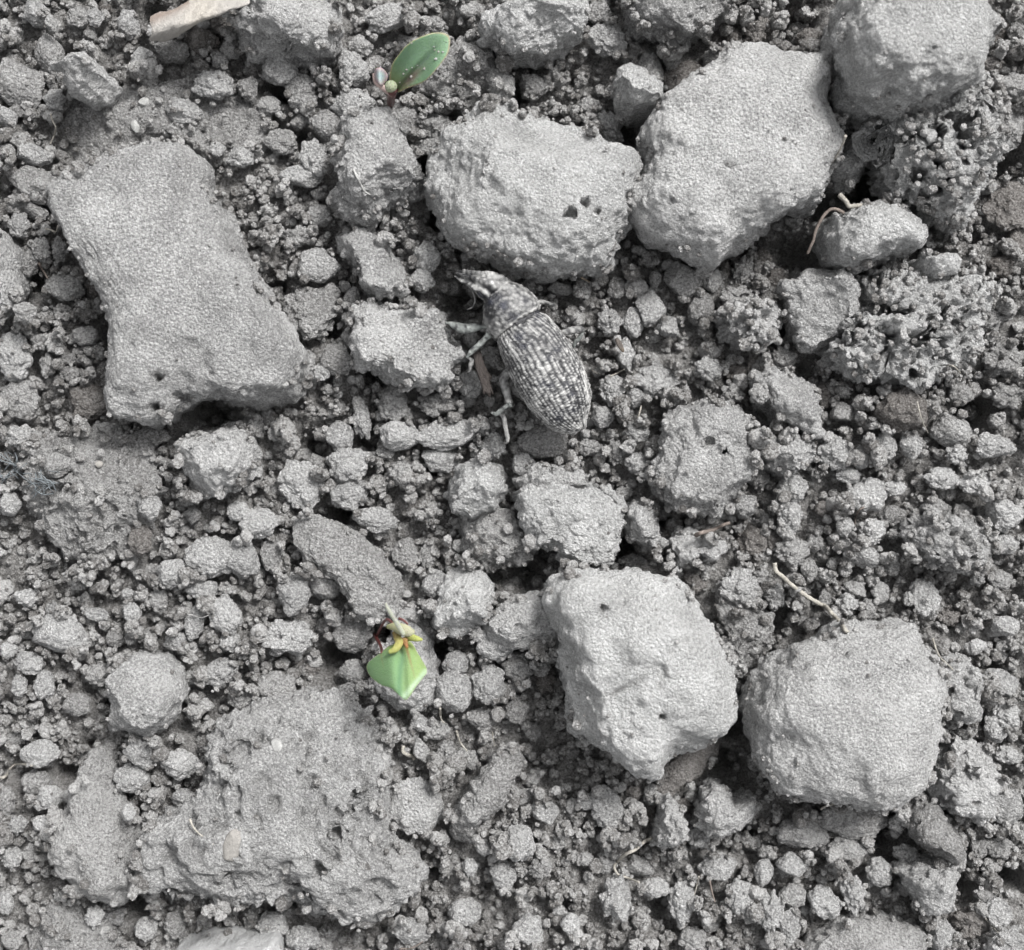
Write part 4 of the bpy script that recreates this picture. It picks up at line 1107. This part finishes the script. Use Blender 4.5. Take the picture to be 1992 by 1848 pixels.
pth = catmull([W(*s1(640, 1270), 6.5), W(*s1(610, 1340), 6.0), W(*s1(600, 1440), 4.2), W(*s1(585, 1560), 1.8), W(*s1(580, 1600), .5)], 8)
v, f = tube(pth, np.linspace(.36, .24, len(pth)), 14)
centred('stem', v, f, M_RED, sd)
pth = catmull([W(*s1(270, 1000), 6.1), W(*s1(300, 1150), 6.1), W(*s1(400, 1240), 6.1), W(*s1(520, 1330), 6.0), W(*s1(620, 1390), 5.8)], 8)
v, f = tube(pth, np.linspace(.16, .24, len(pth)), 8)
centred('leaf_stalk', v, f, plain('pink_stalk', (.34, .26, .24), .6, .2), sd)
rs = random.Random(5)
for k, (x, y, r_) in enumerate([(1460,715,40),(1235,900,34),(985,1060,40),(995,880,16),(890,920,26),(830,1000,22),(1420,480,24),(1440,540,20),(1510,575,26),(1590,580,26),(990,410,20),(760,1170,22),(1100,840,14),(1660,380,14)]):
    vv, ff = crumb_mesh(1300 + k, 3, 1)
    u_, w_ = s1(x, y); k_ = r_ / 9.943 / PPM
    vv = vv * np.array([k_, k_ * rs.uniform(.5, 1), k_ * .5]) * .85 + W(u_, w_, z1(u_, w_) + .17)
    g_ = centred('sand_grain', vv, ff, M_BUFF if k % 3 else M_QUARTZ)
    tt, ww = l1(u_, w_)
    wh = ('base' if tt < .33 else 'middle' if tt < .62 else 'tip') + (' half, upper side,' if ww < -1 else ' half, lower side,')
    tag(g_, {0: 'largest round sand grain on the upper leaf, near its lower right rim', 1: 'second rounded sand grain on the lower half of the upper leaf', 2: 'pale round sand grain on the brown patch of the upper leaf',
             3: 'tiny bright glint of sand at the end of the brown patch'}.get(k, ('tiny ' if k % 2 else 'small ') + ('buff' if k % 3 else 'white') + ' sand speck on the ' + wh + ' of the upper leaf'), 'sand grain', 'sand specks on the upper leaf')

# lower seedling
se = empty('seedling', W(*s2(450, 800), 2.0))
tag(se, 'out of focus seedling with a broad bright green leaf and yellow stipules, below the centre', 'seedling')
def z2(u, v):
    t = (v - s2(0, 900)[1]) / 100.0; m = u - s2(760, 0)[0] - t * 6
    return 9.0 + 3.4 * t - 1.3 * t * t - .0005 * m * m - .28 * gs(m, 9) + .15 * gs(m + 22, 12)
def c2(u, v, s, side):
    x, y = (u - 686.9) * 8.07, (v - 1144.8) * 8.07
    c = lerp((.105, .178, .085), (.145, .205, .08), min(1, max(0, (x - 700) / 300)))
    mid = 730 + (y - 900) * .02
    c = lerp(c, (.055, .115, .062), .7 * gs(x - mid - 10 + 30 * math.sin(y / 200), 45))
    vein = 830 + (y - 900) * .28
    c = lerp(c, (.14, .065, .03), 1.0 * gs(x - vein, 26 - min(16, max(0, (y - 900) * .03))) * max(0, 1 - (y - 850) / 620))
    vein2 = 430 + (y - 1000) * .2
    c = lerp(c, (.17, .12, .05), .6 * gs(x - vein2, 12) * max(0, 1 - (y - 950) / 350))
    c = lerp(c, (.17, .20, .05), .6 * gs(y - 850, 120))
    rim_hilite = gs((x - 1120) + (y - 1330) * .86, 60) * (y > 1250)
    c = lerp(c, (.30, .38, .29), .6 * rim_hilite)  # highlight along the lower right edge, painted into the leaf colour
    if s > .97: c = lerp(c, (.30, .32, .20), .6)
    return c
out2 = [s2(*p) for p in [(430,1010),(560,905),(700,850),(820,800),(930,860),(1010,1000),(1090,1130),(1165,1290),(1100,1400),(1000,1530),(900,1680),(830,1750),(760,1715),(600,1570),(450,1520),(320,1430),(240,1330),(212,1220),(270,1130)]]
v, f, c = plate(out2, z2, .45, c2)
centred('leaf', v, f, M_LEAF, se, {'Col': c})
def stip(path, zs, rad, col, nm):
    P = catmull([(*s2(x, y), z, r) for (x, y), z, r in zip(path, zs, rad)], 8)
    pth = np.array([W(*a[:3]) for a in P])
    v, f = tube(pth, np.maximum(P[:, 3] / 8.07 / PPM, .04), 14, .7)
    s = np.linspace(0, 1, len(P))
    cc = np.vstack([np.tile(lerp(col[0], col[1], t), (14, 1)) for t in s] + [np.array([col[0], col[1]])])
    centred(nm, v, f, M_LEAF, se, {'Col': cc})
Yl, Yg, Or = (.23, .25, .08), (.19, .20, .05), (.16, .11, .045)
stip([(660,680),(700,780),(720,860),(660,950),(560,1000)], [9.2,9.6,10,10.2,10.2], [46,58,58,50,24], (Or, Yl), 'stipule')
stip([(840,780),(920,770),(1010,790),(1090,805)], [9.4,9.8,10,10], [44,50,40,14], (Yg, Yl), 'stipule')
stip([(540,600),(640,600),(760,640),(900,680),(930,640)], [9,9.4,9.8,9.8,9.5], [30,60,85,70,20], ((.21,.21,.11), (.24,.235,.18)), 'sheath')
stip([(510,230),(560,340),(640,470),(720,600),(800,730)], [11.5,11.4,11,10.6,10.4], [20,26,30,36,26], ((.25,.25,.225), (.24,.25,.20)), 'leaf_stalk')
stip([(800,780),(820,850),(850,930)], [9.6,9.8,10.2], [48,40,18], (Or, (.18,.08,.035)), 'leaf_stalk')
for path, zs, r0 in (([(640,560),(520,490),(420,640),(360,780)], [8.0,6.0,2.5,0], .12), ([(330,720),(400,840),(440,930),(450,1010)], [0,2.5,6.5,8.8], .13), ([(720,470),(790,500),(860,560)], [8,8.2,8.2], .10)):
    pth = catmull([W(*s2(*p), z) for p, z in zip(path, zs)], 8)
    v, f = tube(pth, np.linspace(r0, r0 * .7, len(pth)), 12)
    centred('stem', v, f, M_RED, se)

# ------------------------------------------------------------------ the bark chip
def bk(x, y): return (271.9 + x / 9.28, y / 9.28)
def zb(u, v):
    t = (u - 290) / 190
    return 6.0 + 1.3 * t - .0022 * (v - (60 - 48 * t)) ** 2 + .03 * math.sin(u * .35 + v * .2)
def cb(u, v, s, side):
    x, y = (u - 271.9) * 9.28, v * 9.28
    c = (.33, .315, .295)
    c = lerp(c, (.36, .335, .30), gs(x - 1100, 350))
    c = lerp(c, (.22, .18, .155), gs((y - 300) + (x - 300) * .5, 110) * (x < 900))
    g = vnoise(np.array([[u * .12 + v * .05, (v + u * .5) * 1.1, 0]]), 8)[0]
    return lerp(c, (.25, .235, .225), .35 * max(0, g))
v, f, c = plate([bk(*p) for p in [(200,310),(300,240),(600,165),(850,30),(1100,-160),(1500,-260),(1900,-150),(1985,40),(1880,115),(1700,170),(1450,270),(1200,360),(1050,420),(900,520),(750,620),(650,680),(430,760),(330,740),(165,715),(212,620),(215,520),(190,400)]],
                zb, .7, cb, 26, 160)
n = vnormals(v, f); v = v + n * (.06 * fbm(v * np.array([2.1, 2.6, 2]), 4, 3))[:, None]
tag(centred('bark_chip', v, f, M_BARK, None, {'Col': c}), 'pale buff chip of bark or straw with a torn end at the top left edge', 'bark chip')
# brown sliver under the weevil's middle leg
def zs_(u, v): return 3.9 + .01 * (v - 700) * .2
v, f, c = plate([wp(*p) for p in [(400,990),(480,970),(530,1110),(570,1200),(610,1250),(590,1300),(625,1440),(600,1420),(585,1465),(540,1420),(520,1440),(480,1300),(430,1150)]], zs_, .6,
                lambda u, v, s, sd_: lerp((.068, .059, .055), (.034, .029, .027), .5 + .5 * math.sin(u * 2.1 + v)), 8, 60)
tag(centred('bark_sliver', v, f, M_BARK, None, {'Col': c}), 'narrow brown sliver of bark beside the hind leg of the weevil', 'bark sliver')
# seed husk right of the weevil
v, f, c = plate(crop(2, 1, [(770,770),(795,765),(825,800),(845,860),(832,876),(805,850),(782,812)]), lambda u, v: 3.6, .5,
                lambda u, v, s, sd_: lerp((.10, .088, .08), (.15, .12, .088), min(1, max(0, (v - 674) / 12))), 8, 50)
tag(centred('seed_husk', v, f, M_BARK, None, {'Col': c}), 'small amber-tipped seed husk in a crevice right of the weevil', 'seed husk')

# ------------------------------------------------------------------ roots, fibres, hairs
def fibre(name, px, r, mat, label, cat, lift=.25, taper=.55, zs=None, sides=9):
    if zs is None:
        zs = [surf(*p) for p in px]
        zs = [max(z, sum(zs) / len(zs) - .8) + lift for z in zs]
    P = catmull([(p[0], p[1], z) for p, z in zip(px, zs)], 8)
    pth = np.array([W(*a) for a in P])
    n_ = len(pth); rad = r * (1 - (1 - taper) * np.linspace(0, 1, n_)) * (1 + .14 * vnoise(np.c_[np.arange(n_) * .7, np.zeros(n_), np.zeros(n_)], int(px[0][0])))
    pth = pth + .12 * r * np.c_[vnoise(pth * 2, 3), vnoise(pth * 2, 4), vnoise(pth * 2, 5)]
    v, f = tube(pth, rad, sides)
    return tag(centred(name, v, f, mat), label, cat)
fibre('root', crop(3,2,[(60,655),(75,720),(120,760),(200,830),(300,905),(400,965),(455,990),(500,1040),(545,1090),(600,1160),(632,1195)]), .17, M_ROOT, 'long pale bent root running down to the top of the right-hand dome clod', 'root', .35, .9)
fibre('root', crop(2,3,[(1055,985),(1000,1010),(930,1070),(850,1110),(790,1165),(768,1200),(795,1262),(870,1290),(960,1325)]), .13, M_ROOT, 'hook-shaped pale root among crumbs below the cracked dome clod', 'root', .35, .6)
fibre('root', crop(3,0,[(565,1505),(610,1550),(640,1592),(700,1588),(775,1590),(840,1630),(905,1672)]), .19, M_ROOT, 'thick crooked pale root crossing the dark gap at upper right', 'root', .3, .6, [4.8,5,5,5,5,5,5])
fibre('stem', crop(3,0,[(600,1645),(540,1618),(490,1622),(440,1670),(400,1740),(375,1800),(362,1860)]) + crop(3,1,[(340,60),(318,115)]), .12, M_TWIG, 'thin dark bowed stem below the broad angular clod', 'stem', .3, .9, [4.6,4.8,4.8,4.6,4.4,4.2,4,3.8,3.5])
fibre('straw', crop(3,0,[(612,1048),(590,1110),(555,1180),(500,1270)]), .10, M_ROOT, 'straight short pale straw sticking up right of the broad angular clod', 'straw', .3, .4, [8.2,7.6,6.8,6.0])
fibre('stick', crop(2,2,[(1400,440),(1450,420),(1530,400),(1600,365),(1660,345)]), .16, M_TWIG, 'thin grey stick lying below the pitted oval clod', 'stick', .4, .7)
fibre('straw', crop(1,0,[(740,1305),(770,1370),(800,1430),(830,1480),(870,1505)]), .08, M_HAIR, 'thin forked straw fibre lying on the ridged clod', 'fibre', .12, .8)
fibre('hair', crop(1,0,[(1335,602),(1380,588),(1420,598),(1452,612)]), .05, M_HAIR, 'short white hair right of the upper seedling leaf', 'hair', .2)
fibre('hair', crop(0,2,[(1450,1050),(1500,1066),(1560,1078),(1612,1060)]), .05, M_HAIR, 'short shiny white hair at the lower left of the picture centre', 'hair', .35)
fibre('root', crop(1,3,[(1412,-20),(1412,30),(1425,75),(1445,95)]), .09, M_ROOT, 'short pale root standing above the leaning ridge of soil', 'root', .3)
fibre('root', crop(1,3,[(1538,150),(1550,200),(1575,255),(1620,310)]), .09, M_ROOT, 'short curved pale root just left of the leaning ridge top', 'root', .3)
fibre('root', crop(1,3,[(1128,268),(1122,310),(1150,335),(1200,355),(1215,378)]), .13, M_ROOT, 'stubby cream root end in a hole below the lower seedling', 'root', .3, 1.2)
fibre('hair', crop(1,3,[(1815,160),(1822,220),(1835,270)]), .05, M_ROOT, 'thin pale hair upright by the leaning ridge of soil', 'hair', .3)
fibre('root', crop(0,3,[(-10,512),(30,512),(60,480),(85,435),(130,412),(190,412),(250,425)]), .12, M_ROOT, 'curled yellowish root at the left edge near the bottom', 'root', .35)
fibre('root', crop(0,3,[(1468,838),(1490,890),(1525,935),(1570,972)]), .09, M_ROOT, 'short pale root on the wide low massif', 'root', .2)
fibre('root', crop(0,3,[(1620,1010),(1655,1035),(1680,1075)]), .08, M_ROOT, 'tiny pale root left of the two-toned stone', 'root', .2)
fibre('root', crop(2,1,[(735,1060),(780,1040),(845,1008)]), .06, M_ROOT, 'thin pale rootlet right of the middle of the weevil', 'root', .2)
fibre('hair', crop(2,1,[(595,1015),(630,1035),(690,1055)]), .04, M_ROOT, 'very thin pale hair touching the right side of the weevil', 'hair', .15)
fibre('root', crop(3,2,[(1285,1240),(1310,1320),(1345,1390),(1390,1430),(1445,1485)]), .08, M_ROOT, 'thin wavy root right of the right-hand dome clod', 'root', .35)
fibre('root', crop(3,3,[(418,762),(450,740),(500,725),(560,700)]), .08, M_ROOT, 'thin pale root poking from under the right-hand dome clod', 'root', .4)
fibre('hair', crop(0,0,[(392,880),(405,930),(432,990),(415,1050),(388,1115)]), .07, M_ROOT, 'thin wavy root below a round crumb at the far upper left', 'root', .25)
fibre('twig', crop(0,0,[(348,1768),(390,1775),(430,1792),(450,1740)]), .07, M_ROOT, 'tiny forked twig at the left tip of the long pale slab', 'twig', .3)
fibre('twig', crop(0,1,[(300,185),(330,240),(368,300)]), .11, M_TWIG, 'short brown twig left of the long pale slab', 'twig', .35)
fibre('straw', crop(2,1,[(515,300),(545,315),(575,335)]), .07, M_TAN, 'tiny tan straw bit right of the pronotum of the weevil', 'straw', .2)
fibre('hair', crop(3,1,[(1410,975),(1450,985),(1500,1035)]), .07, M_ROOT, 'pale hair under the right end of the spongy clod', 'hair', .3)
fibre('hair', crop(3,1,[(1165,1255),(1190,1360),(1215,1430),(1250,1500)]), .05, M_ROOT, 'long fine hair right of the crusted brown knob', 'hair', .3)
fibre('hair', crop(3,3,[(1690,1600),(1740,1660),(1790,1712)]), .06, M_ROOT, 'thin pale hair near the bottom right corner', 'hair', .3)
fibre('root', crop(2,3,[(1420,1280),(1405,1350),(1385,1420)]), .06, M_ROOT, 'thin upright rootlet near the bottom edge, left one of a pair', 'root', .3)
fibre('root', crop(2,3,[(1505,1310),(1520,1390),(1545,1475)]), .08, M_TWIG, 'thin upright brown rootlet near the bottom edge, right one of a pair', 'root', .3)
fibre('root', crop(3,2,[(755,225),(715,250),(690,300),(685,360)]), .07, M_TWIG, 'small reddish-brown root in a crevice in the right middle', 'root', .2)
fibre('root', crop(1,3,[(1100,1840),(1200,1830),(1280,1780)]), .07, M_TWIG, 'dark thin root at the bottom edge left of centre', 'root', .3)
fibre('root', crop(2,1,[(975,1290),(960,1350),(945,1385)]), .06, M_ROOT, 'fine rootlet in the hollow above the pitted oval clod', 'root', .3)
# tangle of fibres at the left edge
parts = []
rt = random.Random(12)
for k in range(46):
    cx, cy = (20 + rt.gauss(0, 16), 915 + rt.gauss(0, 14)) if k < 22 else (78 + rt.gauss(0, 13), 940 + rt.gauss(0, 9))
    a = rt.uniform(0, 6.28); l = rt.uniform(8, 26)
    z = surf(cx, cy) + rt.uniform(.1, .9)
    p = [(cx - l * math.cos(a), cy - l * math.sin(a), z - .4), (cx + rt.uniform(-7, 7), cy + rt.uniform(-7, 7), z + .3), (cx + l * math.cos(a + .5), cy + l * math.sin(a + .5), z - .3)]
    pth = np.array([W(*q) for q in catmull(p, 7)])
    parts.append(tube(pth, np.full(len(pth), rt.uniform(.022, .05)), 5))
v, f = merge(parts)
tag(centred('fibre_tangle', v, f, M_TANGLE), 'tangle of fine blue-grey fibres at the left edge, halfway down', 'fibre tangle')

# ------------------------------------------------------------------ pale stones and grains
def stone(name, u, v0, rx, ry, ang, mat, label, seed, cat='stone', hz=.6, lift=.1, lvl=5):
    d, f = ico(lvl); r = random.Random(seed)
    p = d * (1 + .12 * fbm(d * 1.2 + seed, seed, 2))[:, None]
    for _ in range(9):
        nk = np.array([r.gauss(0, 1) for _ in range(3)]); nk /= np.linalg.norm(nk)
        o_ = (p @ nk).max() * (1 - r.uniform(.1, .3)); p = p - np.maximum(p @ nk - o_, 0)[:, None] * nk * .95
    p = p / np.abs(p).max(axis=0)
    z = surf(u, v0)
    ca, sa = math.cos(ang), math.sin(ang); k = 1 / PPM
    x, y = p[:, 0] * rx * k, p[:, 1] * ry * k
    h_ = min(rx, ry) * k * hz
    V_ = np.c_[x * ca - y * sa, x * sa + y * ca, p[:, 2] * h_] + W(u, v0, z + h_ * .3 + lift * .3)
    return tag(centred(name, V_, f, mat), label, cat)
stone('pebble', *crop(1,3,[(150,262)])[0], 10, 13, .3, M_QUARTZ, 'small translucent white pebble in the middle of the wide low massif', 3)
stone('pebble', *crop(0,0,[(1045,975)])[0], 8, 13, .5, M_QUARTZ, 'white sliver of stone on the upper left crust', 4)
stone('pebble', *crop(0,0,[(1112,790)])[0], 11, 9, .2, M_QUARTZ, 'pale lump of grit above the white stone sliver at upper left', 5)
stone('pebble', *crop(0,3,[(1905,1035)])[0], 17, 32, .12, M_PALE, 'light grey half of a two-toned stone on the wide low massif', 6)
stone('pebble', *crop(0,3,[(1800,1030)])[0], 19, 33, -.35, M_BUFF, 'buff brown half of a two-toned stone on the wide low massif', 7)
stone('pebble', *crop(3,0,[(1370,1625)])[0], 8, 5, .1, M_QUARTZ, 'glinting white grit speck below the porous corner clod', 8)
stone('pebble', *crop(0,1,[(1415,1578)])[0], 7, 5, .2, M_QUARTZ, 'tiny white grit grain in the dark gap above the squat round clod', 9, lvl=4)
stone('pebble', *crop(0,1,[(765,1740)])[0], 8, 7, .2, M_BUFF, 'tiny smooth buff pebble on the crusty left field', 10, lvl=4)
stone('pebble', *crop(2,1,[(478,135)])[0], 3, 3, 0, M_QUARTZ, 'tiny white glint on the lower edge of the knobbly central clod', 11, lvl=3)
stone('pebble', *crop(2,2,[(1250,1270)])[0], 4, 4, 0, M_QUARTZ, 'tiny white grit grain on the right slope of the cracked dome', 12, lvl=3)
stone('pebble', *crop(0,3,[(1420,670)])[0], 24, 14, -.4, M_PALE, 'flat light fragment between the two crumbs left of the massif', 13)
